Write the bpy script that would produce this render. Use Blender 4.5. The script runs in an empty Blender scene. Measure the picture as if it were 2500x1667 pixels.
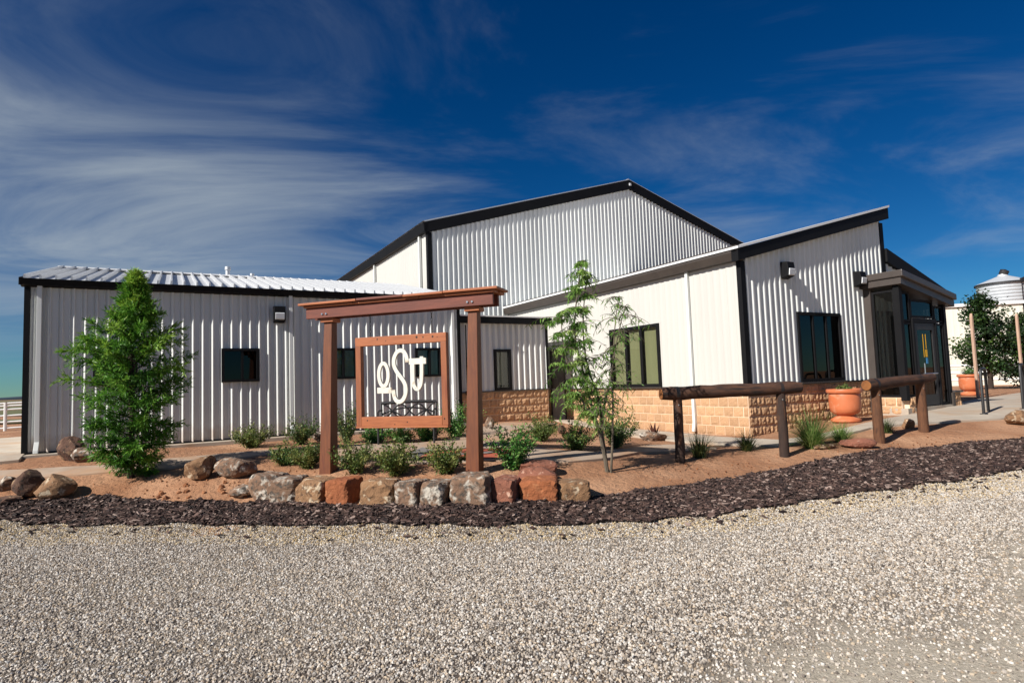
import bpy, bmesh, math, random
import numpy as np
from mathutils import Vector, Matrix, Euler
from mathutils.geometry import delaunay_2d_cdt, intersect_line_plane

R = math.radians
scene = bpy.context.scene
col = scene.collection
random.seed(7); RNG = np.random.default_rng(11)

# ------------------------------------------------------------------ camera
cam = bpy.data.cameras.new('camera'); cam_o = bpy.data.objects.new('camera', cam); col.objects.link(cam_o)
cam.sensor_width = 36; cam.lens = 1441.7/2500*36; cam.clip_start = .05; cam.clip_end = 9000
PITCH, ROLL = .0681, -.0354
c, s, cp, sp = math.cos(ROLL), math.sin(ROLL), math.cos(PITCH), math.sin(PITCH)
X = Vector((c, -s*sp, s*cp)); Y = Vector((-s, -c*sp, c*cp)); Z = X.cross(Y)
M = Matrix((X, Y, Z)).transposed().to_4x4(); M.translation = (0, 0, 1.6555)
cam_o.matrix_world = M
scene.camera = cam_o

# ------------------------------------------------------------------ light, sky, exposure
SUN_TRAVEL, SUN_EL = R(39), R(36)
lx, ly = -math.cos(SUN_TRAVEL), -math.sin(SUN_TRAVEL)          # towards the sun, on the ground plan
sun = bpy.data.lights.new('sun', 'SUN'); sun.energy = 5.0; sun.angle = R(.5); sun.color = (1, .955, .89)
sun_o = bpy.data.objects.new('sun', sun); col.objects.link(sun_o); sun_o.location = (-30, -30, 40)
sd = Vector((lx*math.cos(SUN_EL), ly*math.cos(SUN_EL), math.sin(SUN_EL)))
sun_o.rotation_euler = sd.to_track_quat('Z', 'Y').to_euler()
world = bpy.data.worlds.new('World'); scene.world = world; world.use_nodes = True
wn, wl = world.node_tree.nodes, world.node_tree.links
wn.clear()
w_out = wn.new('ShaderNodeOutputWorld'); w_bg = wn.new('ShaderNodeBackground'); w_bg.inputs['Strength'].default_value = .05
sky = wn.new('ShaderNodeTexSky'); sky.sky_type = 'NISHITA'; sky.sun_disc = False
sky.sun_elevation = SUN_EL; sky.sun_rotation = math.atan2(lx, ly); sky.altitude = 1500; sky.air_density = 1.0; sky.dust_density = 0.0; sky.ozone_density = 4.0
hs = wn.new('ShaderNodeHueSaturation'); hs.inputs['Saturation'].default_value = 1.35; hs.inputs['Value'].default_value = .64
wl.new(sky.outputs[0], hs.inputs['Color'])
gm = wn.new('ShaderNodeGamma'); gm.inputs[1].default_value = 1.08; wl.new(hs.outputs[0], gm.inputs[0])
# thin cirrus: stretched noise on the dome, projected as a high flat layer
tc = wn.new('ShaderNodeTexCoord'); sx = wn.new('ShaderNodeSeparateXYZ'); wl.new(tc.outputs['Generated'], sx.inputs[0])
def wmath(op, a, b=None, clamp=False):
    n = wn.new('ShaderNodeMath'); n.operation = op; n.use_clamp = clamp
    for i, v in enumerate((a, b)):
        if v is None: continue
        if isinstance(v, (int, float)): n.inputs[i].default_value = v
        else: wl.new(v, n.inputs[i])
    return n.outputs[0]
zz = wmath('ADD', wmath('MAXIMUM', sx.outputs[2], 0.0), .16)
cb = wn.new('ShaderNodeCombineXYZ'); wl.new(wmath('DIVIDE', sx.outputs[0], zz), cb.inputs[0]); wl.new(wmath('DIVIDE', sx.outputs[1], zz), cb.inputs[1])
mp = wn.new('ShaderNodeMapping'); mp.inputs['Rotation'].default_value = (0, 0, R(-20)); mp.inputs['Scale'].default_value = (.75, 1.25, 1); wl.new(cb.outputs[0], mp.inputs[0])
n1 = wn.new('ShaderNodeTexNoise'); n1.inputs['Scale'].default_value = 1.15; n1.inputs['Detail'].default_value = 12; n1.inputs['Roughness'].default_value = .6; n1.inputs['Distortion'].default_value = .8
wl.new(mp.outputs[0], n1.inputs['Vector'])
mp2 = wn.new('ShaderNodeMapping'); mp2.inputs['Location'].default_value = (.35, .2, 0); mp2.inputs['Scale'].default_value = (.3, .3, 1); wl.new(cb.outputs[0], mp2.inputs[0])
n2 = wn.new('ShaderNodeTexNoise'); n2.inputs['Scale'].default_value = 1.0; n2.inputs['Detail'].default_value = 2; wl.new(mp2.outputs[0], n2.inputs['Vector'])
# the cirrus bank stands towards the west (screen left), thinning to the east
bank = wn.new('ShaderNodeMapRange'); bank.interpolation_type = 'SMOOTHERSTEP'
wl.new(sx.outputs[0], bank.inputs[0]); bank.inputs[1].default_value = .15; bank.inputs[2].default_value = -.6; bank.inputs[3].default_value = -.01; bank.inputs[4].default_value = .30
cl = wn.new('ShaderNodeMapRange'); cl.interpolation_type = 'SMOOTHSTEP'
band = wn.new('ShaderNodeMapRange'); band.interpolation_type = 'SMOOTHERSTEP'; wl.new(sx.outputs[2], band.inputs[0])
band.inputs[1].default_value = .27; band.inputs[2].default_value = .46; band.inputs[3].default_value = 1; band.inputs[4].default_value = .12
wl.new(wmath('ADD', wmath('ADD', n1.outputs['Fac'], wmath('MULTIPLY', n2.outputs['Fac'], .25)), wmath('MULTIPLY', bank.outputs[0], band.outputs[0])), cl.inputs[0])
cl.inputs[1].default_value = .56; cl.inputs[2].default_value = 1.16; cl.inputs[3].default_value = 0; cl.inputs[4].default_value = .8
mixc = wn.new('ShaderNodeMix'); mixc.data_type = 'RGBA'
hz = wn.new('ShaderNodeMapRange'); hz.interpolation_type = 'SMOOTHSTEP'; wl.new(sx.outputs[2], hz.inputs[0]); hz.inputs[1].default_value = .0; hz.inputs[2].default_value = .2
wl.new(wmath('MULTIPLY', cl.outputs[0], hz.outputs[0]), mixc.inputs['Factor']); tn = wn.new('ShaderNodeMix'); tn.data_type = 'RGBA'; tn.blend_type = 'MULTIPLY'; tn.inputs['Factor'].default_value = 1; tn.inputs['B'].default_value = (.58, .98, 1.12, 1)
wl.new(gm.outputs[0], tn.inputs['A']); wl.new(tn.outputs['Result'], mixc.inputs['A']); mixc.inputs['B'].default_value = (5.6, 6.4, 7.0, 1)
wl.new(mixc.outputs['Result'], w_bg.inputs['Color']); wl.new(w_bg.outputs[0], w_out.inputs[0])

scene.view_settings.view_transform = 'Standard'; scene.view_settings.look = 'None'
scene.view_settings.gamma = 1; scene.view_settings.use_curve_mapping = False; scene.view_settings.exposure = 0.55
scene.render.engine = 'CYCLES'

# ------------------------------------------------------------------ materials
def lin(h):
    v = [int(h[i:i+2], 16)/255 for i in (0, 2, 4)]
    return tuple(x/12.92 if x <= .04045 else ((x+.055)/1.055)**2.4 for x in v)+(1,)

def mat(name, c1, c2=None, scale=8, rough=.7, bump=0, bscale=40, metal=0, spec=.5, detail=6, stretch=(1, 1, 1), spots=None, sscale=3, sthr=(.55, .62), rnd=0, coord='Object', bdist=.02, spots2=None, shift=False):
    m = bpy.data.materials.new(name); m.use_nodes = True
    nt = m.node_tree; N, L = nt.nodes, nt.links
    b = N['Principled BSDF']; b.inputs['Roughness'].default_value = rough; b.inputs['Metallic'].default_value = metal
    b.inputs['Specular IOR Level'].default_value = spec
    t = N.new('ShaderNodeTexCoord'); mp = N.new('ShaderNodeMapping'); mp.inputs['Scale'].default_value = stretch
    co_ = t.outputs[coord]
    if shift:                                     # every stone cut from a different piece of the rock
        oi_ = N.new('ShaderNodeObjectInfo'); sc_ = N.new('ShaderNodeMath'); sc_.operation = 'MULTIPLY'; sc_.inputs[1].default_value = 60; L.new(oi_.outputs['Random'], sc_.inputs[0])
        va = N.new('ShaderNodeVectorMath'); va.operation = 'ADD'; L.new(co_, va.inputs[0]); L.new(sc_.outputs[0], va.inputs[1]); co_ = va.outputs[0]
    L.new(co_, mp.inputs[0])
    src = None
    if c2:
        n = N.new('ShaderNodeTexNoise'); n.inputs['Scale'].default_value = scale; n.inputs['Detail'].default_value = detail; n.inputs['Roughness'].default_value = .62
        L.new(mp.outputs[0], n.inputs['Vector'])
        mr = N.new('ShaderNodeMapRange'); mr.inputs[1].default_value = .3; mr.inputs[2].default_value = .7; L.new(n.outputs['Fac'], mr.inputs[0])
        mx = N.new('ShaderNodeMix'); mx.data_type = 'RGBA'; mx.inputs['A'].default_value = c1; mx.inputs['B'].default_value = c2
        L.new(mr.outputs[0], mx.inputs['Factor']); src = mx.outputs['Result']
    for k, sp_ in enumerate((spots, spots2)):
        if not sp_: continue
        n = N.new('ShaderNodeTexNoise'); n.inputs['Scale'].default_value = sscale*(1+.7*k); n.inputs['Detail'].default_value = 5; n.inputs['Distortion'].default_value = .6
        mp3 = N.new('ShaderNodeMapping'); mp3.inputs['Location'].default_value = (3.1+7*k, 1.7, 5.2); mp3.inputs['Scale'].default_value = stretch
        L.new(co_, mp3.inputs[0]); L.new(mp3.outputs[0], n.inputs['Vector'])
        mr = N.new('ShaderNodeMapRange'); mr.inputs[1].default_value = sthr[0]; mr.inputs[2].default_value = sthr[1]; L.new(n.outputs['Fac'], mr.inputs[0])
        mx = N.new('ShaderNodeMix'); mx.data_type = 'RGBA'; mx.inputs['B'].default_value = sp_
        if src: L.new(src, mx.inputs['A'])
        else: mx.inputs['A'].default_value = c1
        L.new(mr.outputs[0], mx.inputs['Factor']); src = mx.outputs['Result']
    if rnd:
        oi = N.new('ShaderNodeObjectInfo'); mr = N.new('ShaderNodeMapRange'); mr.inputs[3].default_value = 1-rnd; mr.inputs[4].default_value = 1+rnd
        L.new(oi.outputs['Random'], mr.inputs[0])
        mx = N.new('ShaderNodeMix'); mx.data_type = 'RGBA'; mx.blend_type = 'MULTIPLY'; mx.inputs['Factor'].default_value = 1
        if src: L.new(src, mx.inputs['A'])
        else: mx.inputs['A'].default_value = c1
        L.new(mr.outputs[0], mx.inputs['B']); src = mx.outputs['Result']
    if src: L.new(src, b.inputs['Base Color'])
    else: b.inputs['Base Color'].default_value = c1
    if bump:
        n = N.new('ShaderNodeTexNoise'); n.inputs['Scale'].default_value = bscale; n.inputs['Detail'].default_value = 8; n.inputs['Roughness'].default_value = .65
        L.new(mp.outputs[0], n.inputs['Vector'])
        bp = N.new('ShaderNodeBump'); bp.inputs['Strength'].default_value = bump; bp.inputs['Distance'].default_value = bdist
        L.new(n.outputs['Fac'], bp.inputs['Height']); L.new(bp.outputs[0], b.inputs['Normal'])
    return m

def ramp_mat(name, cols, rough=.85, coord='RND'):
    """one flat colour for each scattered piece, picked at random"""
    m = bpy.data.materials.new(name); m.use_nodes = True
    N, L = m.node_tree.nodes, m.node_tree.links; b = N['Principled BSDF']; b.inputs['Roughness'].default_value = rough
    oi = N.new('ShaderNodeObjectInfo'); r = N.new('ShaderNodeValToRGB'); r.color_ramp.interpolation = 'CONSTANT'
    while len(r.color_ramp.elements) < len(cols): r.color_ramp.elements.new(.5)
    for i, cc in enumerate(cols):
        r.color_ramp.elements[i].position = i/len(cols); r.color_ramp.elements[i].color = cc
    L.new(oi.outputs['Random'], r.inputs[0]); L.new(r.outputs[0], b.inputs['Base Color'])
    b.inputs['Specular IOR Level'].default_value = .3
    return m

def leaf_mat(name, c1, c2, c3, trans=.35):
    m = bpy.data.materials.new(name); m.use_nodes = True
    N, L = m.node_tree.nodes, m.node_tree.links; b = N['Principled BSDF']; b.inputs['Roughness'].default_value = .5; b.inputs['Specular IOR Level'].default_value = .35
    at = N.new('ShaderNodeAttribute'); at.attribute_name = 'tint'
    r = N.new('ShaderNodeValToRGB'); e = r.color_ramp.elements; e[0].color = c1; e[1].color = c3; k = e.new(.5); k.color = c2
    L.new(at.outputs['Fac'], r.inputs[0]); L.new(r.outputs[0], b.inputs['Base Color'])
    tr = N.new('ShaderNodeBsdfTranslucent'); L.new(r.outputs[0], tr.inputs[0])
    mx = N.new('ShaderNodeMixShader'); mx.inputs[0].default_value = trans
    L.new(b.outputs[0], mx.inputs[1]); L.new(tr.outputs[0], mx.inputs[2]); L.new(mx.outputs[0], N['Material Output'].inputs[0])
    return m

def glass_mat(name, tint, refl):
    m = bpy.data.materials.new(name); m.use_nodes = True
    N, L = m.node_tree.nodes, m.node_tree.links; N.remove(N['Principled BSDF'])
    t = N.new('ShaderNodeBsdfTransparent'); t.inputs[0].default_value = tint
    g = N.new('ShaderNodeBsdfGlossy'); g.inputs['Roughness'].default_value = .02; g.inputs[0].default_value = (.62, .6, .58, 1)
    lw = N.new('ShaderNodeLayerWeight'); lw.inputs[0].default_value = .5
    pw = N.new('ShaderNodeMath'); pw.operation = 'POWER'; pw.inputs[1].default_value = 4; L.new(lw.outputs['Facing'], pw.inputs[0])
    f = N.new('ShaderNodeMath'); f.operation = 'MULTIPLY_ADD'; f.inputs[1].default_value = .7; f.inputs[2].default_value = refl; L.new(pw.outputs[0], f.inputs[0])
    mx = N.new('ShaderNodeMixShader'); L.new(f.outputs[0], mx.inputs[0]); L.new(t.outputs[0], mx.inputs[1]); L.new(g.outputs[0], mx.inputs[2])
    L.new(mx.outputs[0], N['Material Output'].inputs[0])
    return m

def sheeted(m, z0, z1):
    """each 0.9 m sheet of cladding a touch different, red dust splashed up from the ground"""
    N, L = m.node_tree.nodes, m.node_tree.links; b = N['Principled BSDF']; src = b.inputs['Base Color'].links[0].from_socket
    t = N.new('ShaderNodeTexCoord'); sx_ = N.new('ShaderNodeSeparateXYZ'); L.new(t.outputs['Object'], sx_.inputs[0])
    dv = N.new('ShaderNodeMath'); dv.operation = 'DIVIDE'; dv.inputs[1].default_value = .9145; L.new(sx_.outputs[0], dv.inputs[0])
    fl = N.new('ShaderNodeMath'); fl.operation = 'FLOOR'; L.new(dv.outputs[0], fl.inputs[0])
    wn_ = N.new('ShaderNodeTexWhiteNoise'); wn_.noise_dimensions = '1D'; L.new(fl.outputs[0], wn_.inputs['W'])
    mr = N.new('ShaderNodeMapRange'); mr.inputs[3].default_value = .93; mr.inputs[4].default_value = 1.04; L.new(wn_.outputs['Value'], mr.inputs[0])
    mx = N.new('ShaderNodeMix'); mx.data_type = 'RGBA'; mx.blend_type = 'MULTIPLY'; mx.inputs['Factor'].default_value = 1; L.new(src, mx.inputs['A']); L.new(mr.outputs[0], mx.inputs['B']); src = mx.outputs['Result']
    if z0 is not None:
        nz = N.new('ShaderNodeTexNoise'); nz.inputs['Scale'].default_value = 5; nz.inputs['Detail'].default_value = 6; L.new(t.outputs['Object'], nz.inputs['Vector'])
        ad = N.new('ShaderNodeMath'); ad.operation = 'MULTIPLY_ADD'; ad.inputs[1].default_value = .5; L.new(nz.outputs['Fac'], ad.inputs[0]); L.new(sx_.outputs[2], ad.inputs[2])
        m2 = N.new('ShaderNodeMapRange'); m2.inputs[1].default_value = z0+.25; m2.inputs[2].default_value = z1+.25; m2.inputs[3].default_value = .55; m2.inputs[4].default_value = 0; L.new(ad.outputs[0], m2.inputs[0])
        mx = N.new('ShaderNodeMix'); mx.data_type = 'RGBA'; L.new(m2.outputs[0], mx.inputs['Factor']); L.new(src, mx.inputs['A']); mx.inputs['B'].default_value = lin('a07c62'); src = mx.outputs['Result']
    L.new(src, b.inputs['Base Color'])
K = {}
K['white_metal'] = mat('white_metal', (.70, .715, .69, 1), (.66, .675, .65, 1), scale=1.2, rough=.42, spec=.4, stretch=(1, 1, .12), bump=.05, bscale=3)
K['wing_metal'] = mat('wing_metal', (.70, .715, .69, 1), (.66, .675, .65, 1), scale=1.2, rough=.42, spec=.4, stretch=(1, 1, .12), bump=.05, bscale=3)
sheeted(K['wing_metal'], .68, 1.0); sheeted(K['white_metal'], None, None)
K['sunlit_metal'] = mat('sunlit_metal', (.53, .52, .48, 1), (.50, .485, .45, 1), scale=1.5, rough=.45, stretch=(1, 1, .15))  # same white cladding, sunlit tone put into the colour for sun-facing walls
K['roof_metal'] = mat('roof_metal', (.60, .61, .62, 1), (.53, .54, .55, 1), scale=6, rough=.36, metal=.25, stretch=(1, .1, 1))
K['black_trim'] = mat('black_trim', (.005, .005, .006, 1), (.008, .008, .009, 1), scale=3, rough=.6, spec=.15)
K['brown_trim'] = mat('brown_trim', (.045, .036, .03, 1), (.06, .048, .04, 1), scale=3, rough=.45)
K['bronze'] = mat('bronze', (.055, .044, .039, 1), (.068, .055, .049, 1), scale=4, rough=.4)
K['dark_metal'] = mat('dark_metal', (.012, .012, .013, 1), (.022, .02, .02, 1), scale=12, rough=.5)
K['bright_edge'] = mat('bright_edge', (.78, .78, .77, 1), (.7, .7, .69, 1), scale=3, rough=.35)
K['block'] = mat('block', lin('bd9874'), lin('a9825f'), scale=9, rough=.9, bump=.5, bscale=60, bdist=.01, rnd=.13, coord='Generated')
K['mortar'] = mat('mortar', lin('e6cdb2'), lin('d8bb9d'), scale=20, rough=.95, bump=.3, bscale=120, bdist=.004)
K['concrete'] = mat('concrete', lin('b3a898'), lin('9c9082'), scale=2.2, rough=.9, bump=.12, bscale=90, bdist=.006, spots=lin('a58a70'), sscale=1.1, sthr=(.5, .75))
K['path_concrete'] = mat('path_concrete', lin('ab9885'), lin('94806e'), scale=2, rough=.9, bump=.12, bscale=90, bdist=.006, spots=lin('a27e60'), sscale=1.3, sthr=(.45, .7))
K['red_concrete'] = mat('red_concrete', lin('a8573c'), lin('94462f'), scale=5, rough=.85, bump=.1, bscale=90, bdist=.004)
K['grey_concrete'] = mat('grey_concrete', lin('7b7672'), lin('6a6560'), scale=5, rough=.85, bump=.1, bscale=90, bdist=.004)
K['soil'] = mat('soil', lin('a07454'), lin('8e6243'), scale=1.6, rough=.98, bump=.9, bscale=9, bdist=.08, spots=lin('b28868'), sscale=.8, sthr=(.45, .7), detail=10)
K['clod'] = ramp_mat('clod', [lin('8a5c3e'), lin('7a4e33'), lin('946647'), lin('6b432c')], .98)
K['gravel_base'] = mat('gravel_base', lin('5c5048'), lin('403831'), scale=14, rough=.97, bump=.9, bscale=55, bdist=.03, spots=lin('8a7862'), sscale=.5, sthr=(.55, .8), detail=10)
K['compact'] = mat('compact', lin('b0a492'), lin('998c7b'), scale=5, rough=.97, bump=.8, bscale=60, bdist=.02, spots=lin('c0b5a2'), sscale=9, sthr=(.5, .7), detail=12)
K['gravel'] = ramp_mat('gravel', [lin('aaa197'), lin('8f867c'), lin('bcb2a6'), lin('9d9285'), lin('7e756b'), lin('b3a38e'), lin('ccc5bb'), lin('a39a8f'), lin('91816f'), lin('b8b4ae'), lin('6a625a')], .8)
K['fine_gravel'] = ramp_mat('fine_gravel', [lin('b8a27c'), lin('a9946f'), lin('c4b18e'), lin('9c8763'), lin('b5a68f')], .9)
K['mulch_base'] = mat('mulch_base', lin('2c211d'), lin('1d1512'), scale=30, rough=.97, bump=1, bscale=60, bdist=.04)
K['mulch'] = ramp_mat('mulch', [lin('3a2b27'), lin('2a1e1b'), lin('47352f'), lin('1f1614'), lin('33251f'), lin('55423a'), lin('2b201e'), lin('4a3a34'), lin('3a2c28'), lin('8d7a70'), lin('241a17'), lin('665149')], .75)
K['cedar'] = mat('cedar', lin('74401f'), lin('582d17'), scale=5, rough=.62, stretch=(6, 6, .7), bump=.12, bscale=20, spots=lin('5a2b19'), sscale=2.2, sthr=(.6, .72))
K['cedar_x'] = mat('cedar_x', lin('733824'), lin('582719'), scale=5, rough=.62, stretch=(.7, 6, 6), bump=.12, bscale=20, spots=lin('552516'), sscale=2.2, sthr=(.6, .72))
K['cedar_light'] = mat('cedar_light', lin('a86237'), lin('8c4d29'), scale=5, rough=.6, stretch=(.7, 6, 6), bump=.12, bscale=20, spots=lin('7a3d20'), sscale=2.5, sthr=(.62, .72))
K['cedar_lightz'] = mat('cedar_lightz', lin('96562f'), lin('7d4426'), scale=5, rough=.6, stretch=(6, 6, .7), bump=.12, bscale=20, spots=lin('7a3d20'), sscale=2.5, sthr=(.62, .72))
K['knot'] = mat('knot', lin('1c0d08'), rough=.7)
K['log'] = mat('log', lin('5a3a26'), lin('33211a'), scale=5, rough=.8, stretch=(1, 5, 5), bump=.5, bscale=14, bdist=.02, spots=lin('1f1512'), sscale=2.2, sthr=(.5, .66))
K['log_post'] = mat('log_post', lin('3d2a20'), lin('241914'), scale=5, rough=.85, stretch=(5, 5, 1), bump=.5, bscale=14, bdist=.02, spots=lin('6b452b'), sscale=1.5, sthr=(.56, .7))
K['log_post_warm'] = mat('log_post_warm', lin('6b452b'), lin('4a2e1d'), scale=5, rough=.85, stretch=(5, 5, 1), bump=.5, bscale=14, bdist=.02, spots=lin('2b1b13'), sscale=2.5, sthr=(.58, .7))
K['log_end'] = mat('log_end', lin('96602f'), lin('6f421f'), scale=9, rough=.85)
K['letter'] = mat('letter', lin('dcd8cb'), lin('cdc7b8'), scale=6, rough=.55, spots=lin('8a6a45'), sscale=5, sthr=(.62, .74), bump=.1, bscale=30)
K['terracotta'] = mat('terracotta', lin('c4734e'), lin('b5653f'), scale=3, rough=.42, spec=.4, spots=lin('cf9478'), sscale=4, sthr=(.56, .8), bump=.06, bscale=30)
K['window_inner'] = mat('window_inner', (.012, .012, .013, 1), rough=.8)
K['blind'] = mat('blind', lin('a8a684'), lin('9a9876'), scale=1.5, rough=.8, stretch=(1, 1, .3))
K['blind_grey'] = mat('blind_grey', lin('8d9490'), lin('70776f'), scale=14, rough=.8, stretch=(1, 1, .02))
K['glass'] = glass_mat('glass', (.82, .84, .8, 1), .06)
K['glass_dark'] = glass_mat('glass_dark', (.12, .14, .15, 1), .045)
K['lens'] = mat('lens', (.62, .64, .66, 1), rough=.25)
K['door_grey'] = mat('door_grey', lin('6a625e'), lin('5f5854'), scale=2, rough=.6)
K['galvanised'] = mat('galvanised', (.6, .62, .64, 1), (.52, .54, .56, 1), scale=5, rough=.45, metal=.3, stretch=(1, 1, .3))
K['white_paint'] = mat('white_paint', (.78, .78, .76, 1), (.7, .7, .68, 1), scale=4, rough=.5)
K['steel'] = mat('steel', (.6, .6, .6, 1), rough=.25, metal=.9)
K['yellow'] = mat('yellow', lin('d8a51e'), rough=.5); K['blue'] = mat('blue', lin('3f86b8'), rough=.5)
K['stake'] = mat('stake', lin('ba9c88'), lin('a5866f'), scale=5, rough=.8, stretch=(6, 6, .8))
K['bark'] = mat('bark', lin('6b6152'), lin('453c31'), scale=9, rough=.9, stretch=(3, 3, .8), bump=.4, bscale=30)
K['bark_dark'] = mat('bark_dark', lin('3a2c22'), lin('261c16'), scale=9, rough=.9, stretch=(3, 3, .8), bump=.4, bscale=30)
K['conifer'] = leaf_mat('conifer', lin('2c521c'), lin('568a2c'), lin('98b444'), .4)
K['sapling'] = leaf_mat('sapling', lin('416626'), lin('76a245'), lin('b6cc78'), .5)
K['shrub'] = leaf_mat('shrub', lin('28431f'), lin('4b6b32'), lin('8a8a4c'), .3)
K['shrub_green'] = leaf_mat('shrub_green', lin('1f4a1c'), lin('3f7a30'), lin('84a656'), .3)
K['shrub_dry'] = leaf_mat('shrub_dry', lin('34491f'), lin('5f7335'), lin('98995a'), .35)
K['oak'] = leaf_mat('oak', lin('12220f'), lin('243d18'), lin('4d6426'), .2)
K['grass_blade'] = leaf_mat('grass_blade', lin('3a5a24'), lin('6c9444'), lin('b4bc7c'), .35)
K['dark_grass'] = leaf_mat('dark_grass', lin('1f2f1a'), lin('3c5228'), lin('77804c'), .3)
K['agave'] = leaf_mat('agave', lin('3a2320'), lin('5e3a30'), lin('8a5c48'), .1)
K['flower'] = mat('flower', lin('e0dcc4'), rough=.7)
K['field'] = mat('field', lin('4a5530'), lin('6e6238'), scale=.05, rough=1, spots=lin('7a4c32'), sscale=.02)
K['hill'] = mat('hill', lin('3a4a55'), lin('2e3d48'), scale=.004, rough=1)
def rockmat(name, a, b, lich, dark, thr=(.56, .64)):
    return mat(name, a, b, scale=4.5, rough=.92, bump=.8, bscale=22, bdist=.03, spots=lich, spots2=dark, sscale=9, sthr=thr, coord='Object', shift=True, rnd=.1)
K['rock_orange'] = rockmat('rock_orange', lin('9c5d38'), lin('834a2b'), lin('b57a52'), lin('5e3620'), (.6, .75))
K['rock_red'] = rockmat('rock_red', lin('8a5844'), lin('6f4434'), lin('c09a84'), lin('5a382c'), (.6, .68))
K['rock_tan'] = rockmat('rock_tan', lin('937050'), lin('76563b'), lin('b9a68c'), lin('5f4632'))
K['rock_lichen'] = rockmat('rock_lichen', lin('836650'), lin('6a5140'), lin('b5ada0'), lin('4a423a'), (.5, .64))
K['rock_dark'] = rockmat('rock_dark', lin('66493a'), lin('4a3428'), lin('8f7458'), lin('332720'))

# ------------------------------------------------------------------ object helpers
def tag(o, label=None, cat=None, group=None, kind=None):
    if label: o['label'] = label
    if cat: o['category'] = cat
    if group: o['group'] = group
    if kind: o['kind'] = kind
    return o

def thing(name, label, cat, loc=(0, 0, 0), rz=0, group=None):
    o = bpy.data.objects.new(name, None); o.empty_display_size = .2; col.objects.link(o)
    o.location = loc; o.rotation_euler = (0, 0, rz)
    return tag(o, label, cat, group)

def link(name, me, parent=None, loc=None, rot=None):
    o = bpy.data.objects.new(name, me); col.objects.link(o)
    if parent: o.parent = parent
    if loc is not None: o.location = loc
    if rot is not None: o.rotation_euler = rot
    return o

def np_mesh(name, V, F, m, smooth=False):
    me = bpy.data.meshes.new(name); me.from_pydata([tuple(v) for v in V], [], [tuple(f) for f in F]); me.materials.append(m)
    if smooth:
        me.polygons.foreach_set('use_smooth', [True]*len(me.polygons))
    me.update(); return me

class MB:
    def __init__(self): self.v = []; self.f = []
    def add(self, V, F):
        o = len(self.v); self.v += [tuple(p) for p in V]; self.f += [tuple(i+o for i in f) for f in F]; return self
    def box(self, x0, x1, y0, y1, z0, z1):
        V = [(x, y, z) for z in (z0, z1) for y in (y0, y1) for x in (x0, x1)]
        return self.add(V, [(0, 2, 3, 1), (4, 5, 7, 6), (0, 1, 5, 4), (2, 6, 7, 3), (0, 4, 6, 2), (1, 3, 7, 5)])
    def prism(self, poly, d, axis='y'):
        """poly in the xz plane (axis y, from d[0] to d[1]), in xy (axis z) or yz (axis x)"""
        n = len(poly); V = []
        for k in (0, 1):
            for a, b in poly: V.append({'y': (a, d[k], b), 'z': (a, b, d[k]), 'x': (d[k], a, b)}[axis])
        F = [tuple(range(n))[::-1], tuple(range(n, 2*n))] + [(i, (i+1) % n, n+(i+1) % n, n+i) for i in range(n)]
        return self.add(V, F)
    def tube(self, pts, rad, n=10, caps=True):
        pts = [Vector(p) for p in pts]; rad = rad if hasattr(rad, '__len__') else [rad]*len(pts)
        V = []; prev = None
        for i, p in enumerate(pts):
            d = (pts[min(i+1, len(pts)-1)]-pts[max(i-1, 0)]).normalized()
            if prev is None:
                a = d.orthogonal().normalized()
            else:
                a = (prev-d*prev.dot(d)).normalized()
            prev = a; b = d.cross(a)
            V += [p+(a*math.cos(2*math.pi*k/n)+b*math.sin(2*math.pi*k/n))*rad[i] for k in range(n)]
        F = [(i*n+k, i*n+(k+1) % n, (i+1)*n+(k+1) % n, (i+1)*n+k) for i in range(len(pts)-1) for k in range(n)]
        if caps: F += [tuple(range(n))[::-1], tuple(range((len(pts)-1)*n, len(pts)*n))]
        return self.add(V, F)
    def lathe(self, prof, n=32, c=(0, 0)):
        V = [(c[0]+r*math.cos(2*math.pi*k/n), c[1]+r*math.sin(2*math.pi*k/n), z) for r, z in prof for k in range(n)]
        F = [(i*n+k, i*n+(k+1) % n, (i+1)*n+(k+1) % n, (i+1)*n+k) for i in range(len(prof)-1) for k in range(n)]
        return self.add(V, F)
    def build(self, name, m, parent=None, bevel=0, smooth=False, loc=None, rot=None):
        me = np_mesh(name, self.v, self.f, m, False)
        if bevel or smooth:
            bm = bmesh.new(); bm.from_mesh(me)
            bmesh.ops.recalc_face_normals(bm, faces=bm.faces)
            if bevel:
                ed = [e for e in bm.edges if len(e.link_faces) == 2 and e.calc_face_angle(0) > .5]
                bmesh.ops.bevel(bm, geom=ed, offset=bevel, segments=2, affect='EDGES', profile=.6)
            if smooth:
                for f in bm.faces: f.smooth = True
                for e in bm.edges:
                    if len(e.link_faces) == 2 and e.calc_face_angle(0) > .6: e.smooth = False
            bm.to_mesh(me); bm.free()
        return link(name, me, parent, loc, rot)

def bx(name, m, parent, *d, bevel=0): return MB().box(*d).build(name, m, parent, bevel)

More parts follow.
